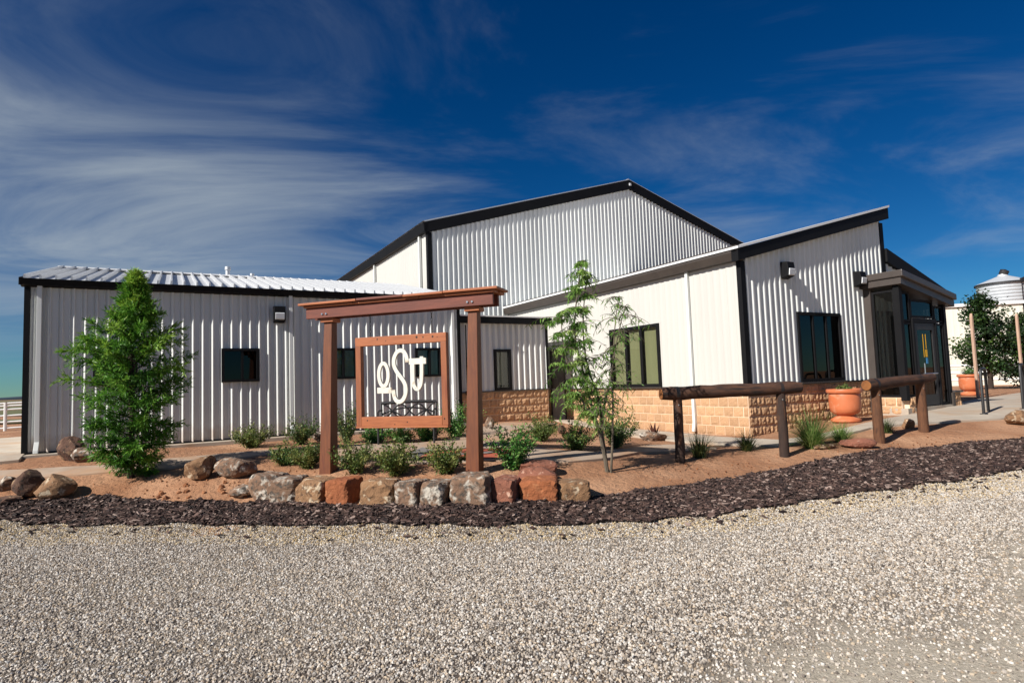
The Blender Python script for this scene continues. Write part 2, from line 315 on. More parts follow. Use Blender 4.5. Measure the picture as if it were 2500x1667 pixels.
# ------------------------------------------------------------------ terrain (thin-plate height field through surveyed points)
CP = np.array([(-12,3,0),(0,0,0),(12,2,.02),(-6,5,0),(0,5,0),(5,5,.02),(-12,-4,0),(12,-4,0),(0,-4,0),(-6.79,7.86,.03),(-4.3,7.29,.03),(-2.24,7.06,.03),(-.3,6.72,.03),(1.08,6.75,.03),(3.72,7.41,.06),(7.17,8.54,.13),(-7.31,8.66,.15),(-5.68,8.63,.13),(-3.74,8.25,.12),(1.27,7.84,.14),(3.11,8.46,.17),(6.57,10.19,.25),(8.75,10.45,.3),(-2.74,8.81,.43),(-.54,8.08,.43),(-1.63,8.59,.43),(-5.94,9.18,.4),(-7.23,8.78,.36),(1.29,8.46,.33),(.21,8.13,.38),(2.59,9.42,.3),(4.31,9.6,.3),(6.22,10.2,.4),(7.58,11.07,.46),(-4.64,8.9,.4),(10.17,12.88,.56),(-11.32,8.9,.57),(-8.72,10.4,.57),(-6.12,11.9,.57),(-3.52,13.4,.57),(-.92,14.9,.57),(.23,15.91,.58),(4.71,12.13,.36),(3.36,14.47,.36),(2.41,16.11,.38),(1.21,18.19,.48),(6.84,13.24,.5),(8.4,14.14,.53),(9.35,14.69,.55),(-2,11,.5),(0,11,.5),(-.3,13,.53),(-3.2,11.8,.53),(1.6,11,.45),(-5.5,10.6,.5),(-1.2,9.8,.48),(-7.5,9.6,.48),(9,13.3,.57),(10.8,14.3,.64),(14,17,.62),(16.2,21.1,.62),(25,30,.6),(-16,14,.5),(-25,30,.4),(0,40,.6),(20,10,.45),(-20,8,.2),(30,18,.5)], float)
def _k(r2): return np.where(r2 > 0, .5*r2*np.log(r2+1e-12), 0)
_n = len(CP); _P = np.c_[np.ones(_n), CP[:, :2]]
_A = np.block([[_k(((CP[:, None, :2]-CP[None, :, :2])**2).sum(-1))+np.eye(_n)*.3, _P], [_P.T, np.zeros((3, 3))]])
_W = np.linalg.solve(_A, np.r_[CP[:, 2], 0, 0, 0])
def zg_arr(xy):
    xy = np.atleast_2d(np.asarray(xy, float))
    z = np.concatenate([_k(((q[:, None]-CP[None, :, :2])**2).sum(-1))@_W[:_n]+_W[-3]+q@_W[-2:] for q in np.array_split(xy, max(1, len(xy)//4000))])
    d = np.hypot(xy[:, 0], xy[:, 1]-8); w = np.clip((d-24)/22, 0, 1); w = w*w*(3-2*w)
    return z*(1-w)+.45*w
def zg(x, y): return float(zg_arr([[x, y]])[0])

def inside(poly, P):
    P = np.asarray(P); x, y = P[:, 0], P[:, 1]; r = np.zeros(len(P), bool); n = len(poly)
    for i in range(n):
        x0, y0 = poly[i]; x1, y1 = poly[(i+1) % n]
        with np.errstate(divide='ignore', invalid='ignore'):
            r ^= ((y0 > y) != (y1 > y)) & (x < (x1-x0)*(y-y0)/(y1-y0+1e-12)+x0)
    return r

def resample(poly, st):
    out = []
    for i in range(len(poly)):
        a = np.array(poly[i], float); b = np.array(poly[(i+1) % len(poly)], float); n = max(1, int(np.hypot(*(b-a))/st))
        out += [tuple(a+(b-a)*k/n) for k in range(n)]
    return out

def smooth_line(pts, it=2):
    pts = [np.array(p, float) for p in pts]
    for _ in range(it):
        q = [pts[0]]
        for a, b in zip(pts[:-1], pts[1:]): q += [a*.75+b*.25, a*.25+b*.75]
        pts = q+[pts[-1]]
    return [tuple(p) for p in pts]

def drape(name, poly, dz, m, st=.3, thick=.06, hump=None, parent=None):
    """sheet following the ground inside poly, with a real edge"""
    ring = resample(poly, st); A = np.array(ring); lo, hi = A.min(0), A.max(0)
    gx, gy = np.meshgrid(np.arange(lo[0], hi[0], st), np.arange(lo[1], hi[1], st)); G = np.c_[gx.ravel(), gy.ravel()]
    G = G[inside(ring, G)]
    if len(G):
        dmin = np.min(((G[:, None]-A[None])**2).sum(-1), 1) if len(G)*len(A) < 4e7 else np.ones(len(G)); G = G[dmin > (st*.4)**2]
    n = len(ring); pts = [Vector((float(p[0]), float(p[1]))) for p in ring]+[Vector((float(p[0]), float(p[1]))) for p in G]
    vo, eo, fo, *_ = delaunay_2d_cdt(pts, [(i, (i+1) % n) for i in range(n)], [list(range(n))], 1, 1e-5)
    P = np.array([(v.x, v.y) for v in vo]); z = zg_arr(P)+dz
    if hump is not None: z += hump(P)
    V = [(p[0], p[1], zz_) for p, zz_ in zip(P, z)]; F = [tuple(f) for f in fo]
    if thick:
        k = len(V); V += [(p[0], p[1], zz_-thick) for p, zz_ in zip(P[:n], z[:n])]
        F += [(i, k+i, k+(i+1) % n, (i+1) % n) for i in range(n)]
    me = np_mesh(name, V, F, m, False)
    bm = bmesh.new(); bm.from_mesh(me); bmesh.ops.recalc_face_normals(bm, faces=bm.faces)
    up = sum(f.normal.z for f in bm.faces)
    if up < 0: bmesh.ops.reverse_faces(bm, faces=bm.faces)
    bm.to_mesh(me); bm.free()
    return link(name, me, parent)

# the ground sheet, fine near the camera and out to the horizon
def axis(lo, hi, fine, far):
    a = list(np.arange(lo, hi+1e-6, fine)); s_ = fine
    while a[-1] < far: s_ *= 1.35; a.append(a[-1]+s_)
    s_ = fine
    while a[0] > -far: s_ *= 1.35; a.insert(0, a[0]-s_)
    return np.array(a)
ax, ay = axis(-14, 16, .2, 4000), axis(-3, 24, .2, 4000)
GX, GY = np.meshgrid(ax, ay); PTS = np.c_[GX.ravel(), GY.ravel()]
GZ = zg_arr(PTS)
lump = np.zeros(len(PTS))
for k in range(26):
    a_, f_, ph = RNG.uniform(0, 6.28), RNG.uniform(1.2, 6), RNG.uniform(0, 6.28)
    lump += np.sin(PTS@[math.cos(a_)*f_, math.sin(a_)*f_]+ph)/f_
near = np.clip(1-np.hypot(PTS[:, 0], PTS[:, 1]-9)/18, 0, 1)
GZ = GZ+lump*.006*near*(PTS[:, 1] > 7)
nx = len(ax); F = [(j*nx+i, j*nx+i+1, (j+1)*nx+i+1, (j+1)*nx+i) for j in range(len(ay)-1) for i in range(nx-1)]
ground = link('ground', np_mesh('ground', np.c_[PTS, GZ], F, K['soil'], True)); tag(ground, kind='structure')

MULCH_TOP = [(-14, 9.6), (-10.5, 8.95), (-8.6, 8.7), (-7.45, 8.55), (-6.5, 8.5), (-5.97, 8.7), (-5.47, 8.55), (-4.84, 8.2), (-4.18, 8.22), (-3.5, 8.1), (-2.5, 7.72), (-1.85, 7.5), (-.9, 7.26), (-.32, 7.24), (.84, 7.44), (1.26, 7.75), (2.13, 8.06), (3.11, 8.46), (4.63, 9.14), (6.43, 9.95), (7.7, 10.3), (8.93, 10.5), (12, 10.9), (16, 11.2)]
MULCH_BOT = [(16, 10.3), (12, 9.7), (9, 9.1), (7.22, 8.54), (5.93, 7.98), (4.91, 7.68), (3.72, 7.42), (2.56, 7.02), (1.55, 6.8), (.61, 6.66), (-.3, 6.7), (-1.73, 6.94), (-2.75, 7.14), (-3.86, 7.4), (-4.92, 7.48), (-6.01, 7.76), (-6.85, 7.94), (-9, 8.25), (-11, 8.5), (-14, 8.9)]
mt, mbt = smooth_line(MULCH_TOP), smooth_line(MULCH_BOT)
wob = lambda L_, a: [(x+a*math.sin(9*x+3*y), y+a*math.sin(7.3*x+1)+a*.6*math.sin(17*x)) for x, y in L_]
mulch_poly = wob(mt, .03)+wob(mbt, .05)
mulch = drape('mulch_bed', mulch_poly, .03, K['mulch_base'], .22, .05); tag(mulch, kind='structure')
grav_poly = wob(mbt, .05)[::-1]
grav_poly = [(-40, 9.5)]+[(x, y+.12) for x, y in grav_poly]+[(40, 12), (40, -12), (-40, -12)]
def compact_mask(P):
    """1 where cars have pressed the gravel flat (front right of the lot), 0 on loose stone"""
    P = np.asarray(P, float); d = (P[:, 1]-(2.55+.63*P[:, 0]))/1.18
    d = d+.22*np.sin(1.7*P[:, 0]+.6*P[:, 1])+.13*np.sin(3.9*P[:, 0]-2.3*P[:, 1])+.08*np.sin(7.7*P[:, 0]+5.1*P[:, 1])
    m = np.clip(.5-d/1.1, 0, 1); m = m*m*(3-2*m)
    wv = .12*np.sin(.8*P[:, 0]+1)+.05*np.sin(2.9*P[:, 0])
    for y0_ in (4.35, 5.75):                     # faint wheel tracks running along the lot
        e = np.abs(P[:, 1]-(y0_+.10*P[:, 0]+.012*P[:, 0]**2+wv))/.3; m = np.maximum(m, .42*np.clip(1.2-e, 0, 1)*(.6+.4*np.sin(1.3*P[:, 0]+y0_)))
    pt = np.sin(.9*P[:, 0]+.7)*np.sin(1.1*P[:, 1]+.4*P[:, 0])+.5*np.sin(2.3*P[:, 0]-1.7*P[:, 1]); return np.maximum(m, .38*np.clip((pt-.35)/.7, 0, 1))
gravel_lot = drape('gravel_lot', grav_poly, .012, K['gravel_base'], .3, 0); tag(gravel_lot, kind='structure')
def vattr(o, nm, fn):
    me = o.data; co = np.empty(len(me.vertices)*3, np.float32); me.vertices.foreach_get('co', co); v = fn(co.reshape(-1, 3)[:, :2]).astype(np.float32)
    me.attributes.new(nm, 'FLOAT', 'POINT').data.foreach_set('value', v)
vattr(gravel_lot, 'pressed', compact_mask)
_m = K['gravel_base'].node_tree; _N, _L = _m.nodes, _m.links; _b = _N['Principled BSDF']; _src = _b.inputs['Base Color'].links[0].from_socket
_at = _N.new('ShaderNodeAttribute'); _at.attribute_name = 'pressed'; _nz = _N.new('ShaderNodeTexNoise'); _nz.inputs['Scale'].default_value = 38; _nz.inputs['Detail'].default_value = 9
_tc = _N.new('ShaderNodeTexCoord'); _L.new(_tc.outputs['Object'], _nz.inputs['Vector']); _rp = _N.new('ShaderNodeValToRGB'); _rp.color_ramp.elements[0].position = .3; _rp.color_ramp.elements[1].position = .72
_rp.color_ramp.elements[0].color = lin('a39886'); _rp.color_ramp.elements[1].color = lin('cbc0ae'); _L.new(_nz.outputs['Fac'], _rp.inputs[0])
_mx = _N.new('ShaderNodeMix'); _mx.data_type = 'RGBA'; _L.new(_at.outputs['Fac'], _mx.inputs['Factor']); _L.new(_src, _mx.inputs['A']); _L.new(_rp.outputs[0], _mx.inputs['B']); _L.new(_mx.outputs['Result'], _b.inputs['Base Color'])

# paths and paving
PATH = [(-10.6, 8.95), (-8.04, 9.2), (-6.84, 9.32), (-6.27, 9.45), (-5.56, 9.55), (-4.96, 9.95), (-4.3, 10.35), (-3.4, 10.4), (-4.3, 11.2), (-5.27, 10.9), (-6.06, 10.3), (-6.75, 9.8), (-8.3, 9.72), (-10.6, 9.6)]
path = drape('path', PATH, .028, K['path_concrete'], .3, .1); tag(path, kind='structure')
PATIO = [(-4.2, 11.25), (-3.36, 10.42), (-2.9, 9.5), (-2.25, 9.05), (-.75, 8.72), (.23, 8.74), (.76, 8.8), (1.38, 9.2), (2.05, 9.94), (2.72, 10.16), (3.5, 10.42), (3.2, 10.95), (2.4, 10.8), (1.95, 10.3), (1.3, 9.72), (.7, 9.8), (.1, 10.4), (-.15, 11.5), (.2, 13), (.7, 14.6), (1.1, 15.6), (-.3, 15.3), (-.75, 14.5), (-1.1, 13.2), (-1.3, 12), (-1.9, 11.55), (-2.7, 11.5), (-3.6, 11.5)]
patio = drape('patio', PATIO, .034, K['path_concrete'], .3, .1); tag(patio, kind='structure')
WALK = [(1.0, 17.2), (2.0, 14.7), (2.4, 12.5), (3.37, 11.2), (4.05, 10.62), (4.63, 10.3), (5.73, 10.9), (6.93, 11.62), (8.22, 11.95), (9.99, 12.25), (12.4, 13), (15, 15.2), (20, 19.6), (17.6, 20.6), (13.4, 17.4), (11.6, 15.6), (10.3, 15), (9.0, 13.55), (6.82, 12.0), (5.5, 11.15), (4.85, 10.95), (4.5, 11.5), (3.9, 12.7), (3.0, 14.3), (2.25, 16.2), (1.7, 17.5)]
walk = drape('sidewalk', WALK, .04, K['concrete'], .3, .12); tag(walk, kind='structure')
APRON = [(-20, 8.9), (-14, 9.2), (-9.35, 9.9), (-8.62, 10.33), (-9.25, 11.3), (-12, 15.6), (-14, 15), (-20, 13)]
apron = drape('apron', APRON, .05, K['concrete'], .3, .12); tag(apron, kind='structure')
EMB = [(-1.53, 9.26), (-1.4, 10.24), (-.85, 10.34), (-.34, 10.12), (.1, 9.75), (.18, 9.3), (-.2, 8.95), (-.66, 8.86), (-1.3, 9.0)]
tag(drape('red_paving', EMB, .042, K['red_concrete'], .25, .004, parent=None), kind='structure')
tag(drape('grey_paving', [(-1.85, 9.6), (-1.68, 10.75), (-1.45, 10.22), (-1.57, 9.3)], .043, K['grey_concrete'], .25, .004), kind='structure')
tag(drape('grey_paving', [(-1.2, 9.35), (-1.15, 9.6), (-.3, 9.62), (-.05, 9.5), (-.35, 9.4)], .0475, K['grey_concrete'], .25, .004), kind='structure')
tag(drape('field', [(-900, 60), (-900, 1500), (900, 1500), (900, 75), (60, 48), (-60, 40)], .08, K['field'], 60, 0), kind='structure')
tag(drape('grass_strip', [(-60, 26.5), (-14, 31), (-14, 36), (-60, 33)], .06, K['field'], 3, 0), kind='structure')

# ------------------------------------------------------------------ building kit (local x along the wall, local y into the building)
ANG = .5234
UV = (math.cos(ANG), math.sin(ANG)); VV = (-math.sin(ANG), math.cos(ANG))
PITCH_RIB = .1829
def rib_profile(L_, p=PITCH_RIB, h=.036, bead=True, breaks=()):
    """corrugated sheet section: list of (t, y) with y negative outwards"""
    out = [(0, 0)]; t0 = .02
    while t0 < L_:
        if bead: seq = [(t0, 0), (t0+p*.42, 0), (t0+p*.50, -.024), (t0+p*.55, 0), (t0+p*.59, 0), (t0+p*.82, -h), (t0+p*.88, -h), (t0+p*.95, 0)]
        else: seq = [(t0, 0), (t0+p*.36, 0), (t0+p*.62, -h), (t0+p*.80, -h), (t0+p*.88, 0)]
        out += [q for q in seq if q[0] < L_]
        t0 += p
    out.append((L_, 0))
    ts = [q[0] for q in out]; ys = [q[1] for q in out]
    for b_ in breaks:
        if b_ <= 0 or b_ >= L_: continue
        y = float(np.interp(b_, ts, ys))
        out += [(b_-1e-4, y), (b_+1e-4, y)]
    out.sort(); return out

def rib_wall(name, m, parent, L_, z0, ztop, axis='x', off=0, sgn=1, holes=(), bead=True, p=PITCH_RIB, h=.042):
    """sheet along local x (axis 'x', facing -y) or along local y (axis 'y', facing -x); ztop is a function of the distance along"""
    br = [e for hl in holes for e in hl[:2]]
    if callable(ztop) and hasattr(ztop, 'brk'): br += ztop.brk
    pr = rib_profile(L_, p, h, bead, br); V = []; F = []
    for (a, ya), (b, yb) in zip(pr[:-1], pr[1:]):
        if b-a < 1.5e-4: continue
        mid = (a+b)/2; cuts = [h_ for h_ in holes if h_[0] < mid < h_[1]]
        za, zb = (ztop(a), ztop(b)) if callable(ztop) else (ztop, ztop)
        segs = []; lo = z0
        for h_ in sorted(cuts, key=lambda q: q[2]): segs.append(((lo, h_[2]), (lo, h_[2]))); lo = h_[3]
        segs.append(((lo, za), (lo, zb)))
        for (al, ah), (bl, bh) in segs:
            o = len(V)
            for t, y, z in ((a, ya, al), (b, yb, bl), (b, yb, bh), (a, ya, ah)):
                V.append((t, y+off, z) if axis == 'x' else (y+off, t, z))
            F.append((o, o+1, o+2, o+3) if axis == 'x' else (o+3, o+2, o+1, o))
    return link(name, np_mesh(name, V, F, m), parent)

_bm_cache = {}
def block_mesh(w, hgt, var, amp=.02):
    key = (round(w, 3), round(hgt, 3), var, amp)
    if key in _bm_cache: return _bm_cache[key]
    r = np.random.default_rng(100+var+int(w*1000)); nx_, nz_ = 5, 4; V = []; F = []
    low = r.normal(0, 1, (3, 3))
    for j in range(nz_+1):
        for i in range(nx_+1):
            edge = i in (0, nx_) or j in (0, nz_)
            d = 0 if edge else -amp*(.55+.45*abs(r.normal(0, .8))+.25*low[min(2, j*3//(nz_+1)), min(2, i*3//(nx_+1))])
            jx = 0 if edge else r.uniform(-.2, .2)*w/nx_; jz = 0 if edge else r.uniform(-.2, .2)*hgt/nz_
            V.append((w*i/nx_+jx, -.012+d, hgt*j/nz_+jz))
    g = lambda i, j: j*(nx_+1)+i
    F = [(g(i, j), g(i+1, j), g(i+1, j+1), g(i, j+1)) for j in range(nz_) for i in range(nx_)]
    k = len(V); ring = [g(i, 0) for i in range(nx_+1)]+[g(nx_, j) for j in range(1, nz_+1)]+[g(i, nz_) for i in range(nx_-1, -1, -1)]+[g(0, j) for j in range(nz_-1, 0, -1)]
    V += [(V[q][0], .02, V[q][2]) for q in ring]; n = len(ring)
    F += [(ring[q], k+q, k+(q+1) % n, ring[(q+1) % n]) for q in range(n)]
    me = np_mesh('block', V, F, K['block']); _bm_cache[key] = me; return me

def block_wall(parent, L_, z0, n, axis='x', off=0, start=0, holes=(), ground=None, flip=False, name='block_wall', w=.25, back=.12, amp=.024):
    """courses of split-faced block on a mortar core; the blocks are children of the core"""
    ch = .2032; z1 = z0+n*ch
    segs = []; lo = start
    for a, b in sorted(holes): segs.append((lo, a)); lo = b
    segs.append((lo, start+L_))
    core = MB()
    for a, b in segs:
        if axis == 'x': core.box(a, b, off-.004, off+back, z0, z1)
        else: core.box(off-.004, off+back, a, b, z0, z1)
    co = core.build(name, K['mortar'], parent)
    for r_ in range(n):
        zz_ = z0+r_*ch+.008; 
        for a, b in segs:
            t = a-(w/2 if r_ % 2 else 0)
            while t < b-.02:
                x0 = max(t, a)+.008; x1 = min(t+w, b)-.008; t += w
                if x1-x0 < .03: continue
                x0r = x0; wd = round((x1-x0)/.02)*.02 if x1-x0 < w-.03 else w-.016
                if ground:
                    gx_, gy_ = ground((x0+x1)/2)
                    if zz_+ch < zg(gx_, gy_)-.03: continue
                me = block_mesh(wd, ch-.016, random.randrange(7), amp)
                if axis == 'x': link('block', me, co, (x0r, off, zz_))
                else: link('block', me, co, (off, x0r+wd, zz_), (0, 0, -math.pi/2))
    return co

def window(parent, x0, x1, z0, z1, panes, axis='x', off=0, frame=.06, fm='black_trim', glass='glass', blind=None, sill=False, mull=.045, proud=.05):
    """framed window: frame > mullion; each pane a child of the frame, dark recess behind"""
    def T(V): return V if axis == 'x' else [(y, x, z) for x, y, z in V]
    def B(name, m, par, d, bev=0):
        mb = MB().box(*d); mb.v = T(mb.v)
        if axis == 'y': mb.f = [f[::-1] for f in mb.f]
        return mb.build(name, m, par, bev)
    f = MB()
    for d in ((x0, x1, off-proud, off+.04, z1-frame, z1), (x0, x1, off-proud, off+.04, z0, z0+frame), (x0, x0+frame, off-proud, off+.04, z0+frame, z1-frame), (x1-frame, x1, off-proud, off+.04, z0+frame, z1-frame)): f.box(*d)
    f.v = T(f.v); fo = f.build('window', K[fm], parent)
    n = len(panes); iw = x1-x0-2*frame; tot = sum(panes); xx = x0+frame
    for i, pw in enumerate(panes):
        wv = iw*pw/tot; a, b = xx+(mull/2 if i else 0), xx+wv-(mull/2 if i < n-1 else 0); xx += wv
        B('pane', K[glass], fo, (a, b, off-.012, off-.006, z0+frame, z1-frame))
        if i < n-1: B('mullion', K[fm], fo, (b, b+mull, off-proud+.008, off+.03, z0+frame, z1-frame))
        if blind: B('blind', K[blind], fo, (a+.01, b-.01, off+.05, off+.055, z0+frame*(2 if n == 1 else 1), z1-frame))
    r = MB()
    D = .35
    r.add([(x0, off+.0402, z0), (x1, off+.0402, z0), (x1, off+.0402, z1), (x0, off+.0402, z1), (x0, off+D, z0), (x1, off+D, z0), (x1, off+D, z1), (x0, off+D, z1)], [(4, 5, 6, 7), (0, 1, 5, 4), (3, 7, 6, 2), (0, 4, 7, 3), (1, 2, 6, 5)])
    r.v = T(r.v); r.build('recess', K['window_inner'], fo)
    if sill: B('sill', K['brown_trim'], fo, (x0-.03, x1+.03, off-proud-.03, off, z0-.035, z0-.003))
    return fo

def wall_light(loc, rz, label):
    o = thing('wall_light', label, 'light', loc, rz, 'wall pack lights on the building')
    MB().prism([(-.0, 0), (-.17, .05), (-.19, .2), (-.17, .36), (0, .38)], (-.12, .12), 'x').build('housing', K['black_trim'], o, .012)
    MB().prism([(-.174, .06), (-.2, .075), (-.215, .2), (-.194, .215)], (-.095, .095), 'x').build('lens', K['lens'], o, .006)
    bx('back_plate', K['black_trim'], o, -.1, .1, -.002, .03, .03, .35)
    return o

def downspout(parent, x, z0, z1, axis='x', off=-.045, m='white_metal', w=.075, d=.06, kick=.1):
    mb = MB(); k = .12
    P = [(off-d/2, z1), (off-d/2, z0+k), (off-d/2-kick, z0)]
    # box section swept down the wall with a kick-out at the foot
    sec = [(x-w/2, off-d), (x+w/2, off-d), (x+w/2, off), (x-w/2, off)]
    rows = [(z1, 0), (z0+.2, 0), (z0+.05, -kick), (z0, -kick*1.15)]
    V = []
    for z, dy in rows: V += [(a, b+dy, z) for a, b in sec]
    F = [(i*4+j, i*4+(j+1) % 4, (i+1)*4+(j+1) % 4, (i+1)*4+j) for i in range(len(rows)-1) for j in range(4)]+[(0, 3, 2, 1), (12, 13, 14, 15)]
    if axis == 'y': V = [(b, a, z) for a, b, z in V]
    mb.add(V, F); return mb.build('downspout', K[m], parent, .006)

def L2W(o, t, s_, z=0):
    x, y = o; return (x+t*UV[0]+s_*VV[0], y+t*UV[1]+s_*VV[1], z)

# ---- low wing on the left (gabled, ribbed white metal)
O1 = (-9.019, 10.9186); O2 = (4.7941, 12.1775); O3 = (O2[0]+9.8*VV[0], O2[1]+9.8*VV[1])
b1 = thing('low_wing', 'low white ribbed metal wing with gabled seam roof on the left', 'building', (O1[0], O1[1], 0), ANG)
Lw, Z0, ZS, ZG = 8.82, .64, 3.74, 3.88
wins1 = [(1.03, 1.75), (3.26, 4.0), (5.44, 6.15), (7.6, 8.29)]
rib_wall('wall', K['wing_metal'], b1, Lw, Z0+.02, ZS+.06, holes=[(a, b, 1.86, 2.58) for a, b in wins1])
bx('core', K['window_inner'], b1, .05, Lw-.05, .36, 8.5, .2, ZS)
bx('side_wall', K['white_metal'], b1, 0, .05, .02, 8.6, Z0, ZS)
MB().prism([(.02, ZS), (8.6, ZS), (4.31, 4.76)], (.0, .05), 'x').build('gable', K['white_metal'], b1)
bx('side_wall', K['white_metal'], b1, Lw-.05, Lw, .02, 8.6, .3, ZS)
bx('foundation', K['concrete'], b1, -.9, Lw+.1, -.34, 8.6, .25, Z0)
for a, b in wins1:
    window(b1, a, b, 1.86, 2.58, [1, .8], frame=.055, glass='glass_dark' if a < 5 else 'glass', blind=None if a < 5 else 'blind_grey', proud=.07, off=0)
bx('corner_trim', K['black_trim'], b1, -.035, .055, -.045, .06, Z0-.02, ZS)
bx('corner_trim', K['black_trim'], b1, Lw-.06, Lw+.03, -.045, .06, Z0-.3, ZS)
bx('base_trim', K['black_trim'], b1, .06, Lw-.07, -.03, .02, Z0+.003, Z0+.03)
for x in (.20, 4.66, 8.62): downspout(b1, x, Z0+.02, ZS+.02)
# gutter and rake fascia
MB().prism([(-.05, ZS), (-.16, ZS+.03), (-.19, ZG), (-.04, ZG), (.02, ZS)], (-.08, Lw+.14), 'x').build('gutter', K['black_trim'], b1)
RS, RZ, EZ = 4.3, 4.88, 3.885
slope = (RZ-EZ)/(RS+.1)
for x in (-.10, Lw+.08):
    MB().prism([(-.16, EZ-.13), (RS, RZ-.17), (8.7, EZ-.13), (8.7, EZ+.012), (RS, RZ+.012), (-.16, EZ+.012)], (x, x+.06), 'x').build('rake_trim', K['black_trim'], b1)
rp = .2352; nroof = int((Lw+.2)/rp)
for side in (0, 1):
    V = []
    sec = [(0, 0), (.008, .085), (.034, .085), (.042, 0), (rp, 0)]
    y0, z0_, y1_, z1_ = (-.15, EZ-.01, RS, RZ) if side == 0 else (8.72, EZ-.01, RS, RZ)
    mb = MB(); n_ = len(sec)
    mb.add([(a, y0, z0_+b) for a, b in sec]+[(a, y1_, z1_+b) for a, b in sec]+[(0, y0, z0_-.012), (rp, y0, z0_-.012)], [((i, i+1, n_+i+1, n_+i) if side == 0 else (n_+i, n_+i+1, i+1, i)) for i in range(n_-1)]+[tuple(range(n_-1, -1, -1))+(2*n_, 2*n_+1)])
    me = np_mesh('roof_panel', mb.v, mb.f, K['roof_metal'])
    for i in range(nroof): link('roof_panel', me, b1, (-.04+i*rp, 0, 0))
MB().prism([(RS-.16, RZ-.036+.06), (RS, RZ+.07), (RS+.16, RZ-.036+.06), (RS+.16, RZ-.0), (RS, RZ+.04), (RS-.16, RZ-.0)], (-.12, Lw+.05), 'x').build('ridge_cap', K['bright_edge'], b1)
for x, hh, r_ in ((3.74, .46, .06), (4.39, .3, .045)):
    v = MB(); v.lathe([(r_*2.4, -.12), (r_*1.6, .02), (r_*1.05, hh*.45), (r_, hh*.5), (r_, hh*.75), (r_*1.35, hh*.78), (r_*1.25, hh*.98), (.001, hh)], 14, (0, 0))
    q = v.build('roof_vent', K['galvanised'], b1, smooth=True, loc=(x, 4.75, 4.81))
wall_light(L2W(O1, 4.41, -.035, 3.14), ANG, 'black wall light between the small square windows of the low wing')

# ---- link between the wings
lk = thing('link_building', 'small flat roofed link with brown block base and one narrow window', 'building', (O1[0], O1[1], 0), ANG)
LX0, LX1, LS = 8.86, 11.63, .15
rib_wall('wall', K['white_metal'], lk, LX1-LX0, 1.40, 3.27, holes=[(9.9-LX0, 10.43-LX0, 1.42, 2.55)]).location = (LX0, LS, 0)
block_wall(lk, LX1-LX0, .384, 5, off=LS, start=LX0, ground=lambda t: L2W(O1, t, LS-.05)[:2])
bx('base_cap', K['brown_trim'], lk, LX0, LX1+.02, LS-.045, LS+.02, 1.402, 1.435)
bx('core', K['window_inner'], lk, LX0+.02, LX1-.05, LS+.36, 3.9, .2, 3.25)
bx('end_wall', K['white_metal'], lk, LX1-.05, LX1, LS+.02, 3.9, 1.4, 3.27)
bx('end_base', K['mortar'], lk, LX1-.06, LX1-.002, LS+.03, 3.9, .3, 1.4)
window(lk, 9.9, 10.43, 1.437, 2.55, [1], off=LS, frame=.075, glass='glass', blind='blind_grey', fm='black_trim')
bx('corner_trim', K['black_trim'], lk, LX1-.05, LX1+.03, LS-.05, LS+.05, 1.44, 3.25)
bx('fascia', K['black_trim'], lk, LX0-.02, LX1+.12, LS-.16, LS+.02, 3.25, 3.42)
bx('roof', K['bright_edge'], lk, LX0-.02, LX1+.13, LS-.17, 3.95, 3.421, 3.455)
bx('junction_box', K['black_trim'], lk, 9.03, 9.12, LS-.09, LS-.035, 1.36, 1.46)
MB().tube([(9.07, LS-.05, 1.46), (9.07, LS-.05, 3.2)], .016, 8).build('conduit', K['black_trim'], lk)

# ---- tall gabled hall behind
b3 = thing('tall_hall', 'tall white ribbed metal hall with black edged gable behind the wings', 'building', (O3[0], O3[1], 0), ANG)
TL, TR, TP, ZE3, ZP3 = -2.93, 14.6, 5.84, 6.66, 9.3
class Gable:
    brk = [TP-TL]
    def __call__(self, t): return float(np.interp(t+TL, (TL, TP, TR), (ZE3, ZP3, ZE3)))
g3 = rib_wall('wall', K['white_metal'], b3, TR-TL, .3, Gable(), bead=False, h=.046); g3.location = (TL, 0, 0)
rib_wall('side_wall', K['sunlit_metal'], b3, 26, .3, ZE3+.1, axis='y', bead=False, h=.02).location = (TL, 0, 0)
MB().prism([(TL+.1, .3), (TR-.1, .3), (TR-.1, ZE3), (TP, ZP3-.02), (TL+.1, ZE3)], (.06, 26), 'y').build('core', K['white_metal'], b3)
bx('corner_trim', K['black_trim'], b3, TL-.05, TL+.1, -.06, .1, .5, ZE3)
for sgn, xe in ((-1, TL-.14), (1, TR+.14)):
    P = [(xe, ZE3-.02), (TP, ZP3-.02), (TP, ZP3+.36), (xe, ZE3+.33)]
    MB().prism(P if sgn < 0 else P[::-1], (-.09, .06), 'y').build('rake_trim', K['black_trim'], b3)
    P = [(xe-.05*-sgn*-1, ZE3+.332), (TP, ZP3+.362), (TP, ZP3+.395), (xe+.05*sgn, ZE3+.365)]
    MB().prism(P if sgn < 0 else P[::-1], (-.07, 26), 'y').build('roof', K['roof_metal'], b3)
MB().prism([(TP-.22, ZP3+.33), (TP, ZP3+.43), (TP+.22, ZP3+.33)], (-.02, 26), 'y').build('ridge_cap', K['bright_edge'], b3)
MB().prism([(TL-.04, ZE3-.0), (TL-.16, ZE3+.02), (TL-.2, ZE3+.31), (TL+.0, ZE3+.31)], (-.09, 26), 'y').build('gutter', K['black_trim'], b3)
for y_ in (.62, 5.75): downspout(b3, y_, 3.0, ZE3+.05, axis='y', off=TL-.03, m='white_metal', w=.1, d=.08)
bx('gable_light', K['lens'], b3, TP-.03, TP+.06, -.12, -.09, ZP3+.12, ZP3+.22)

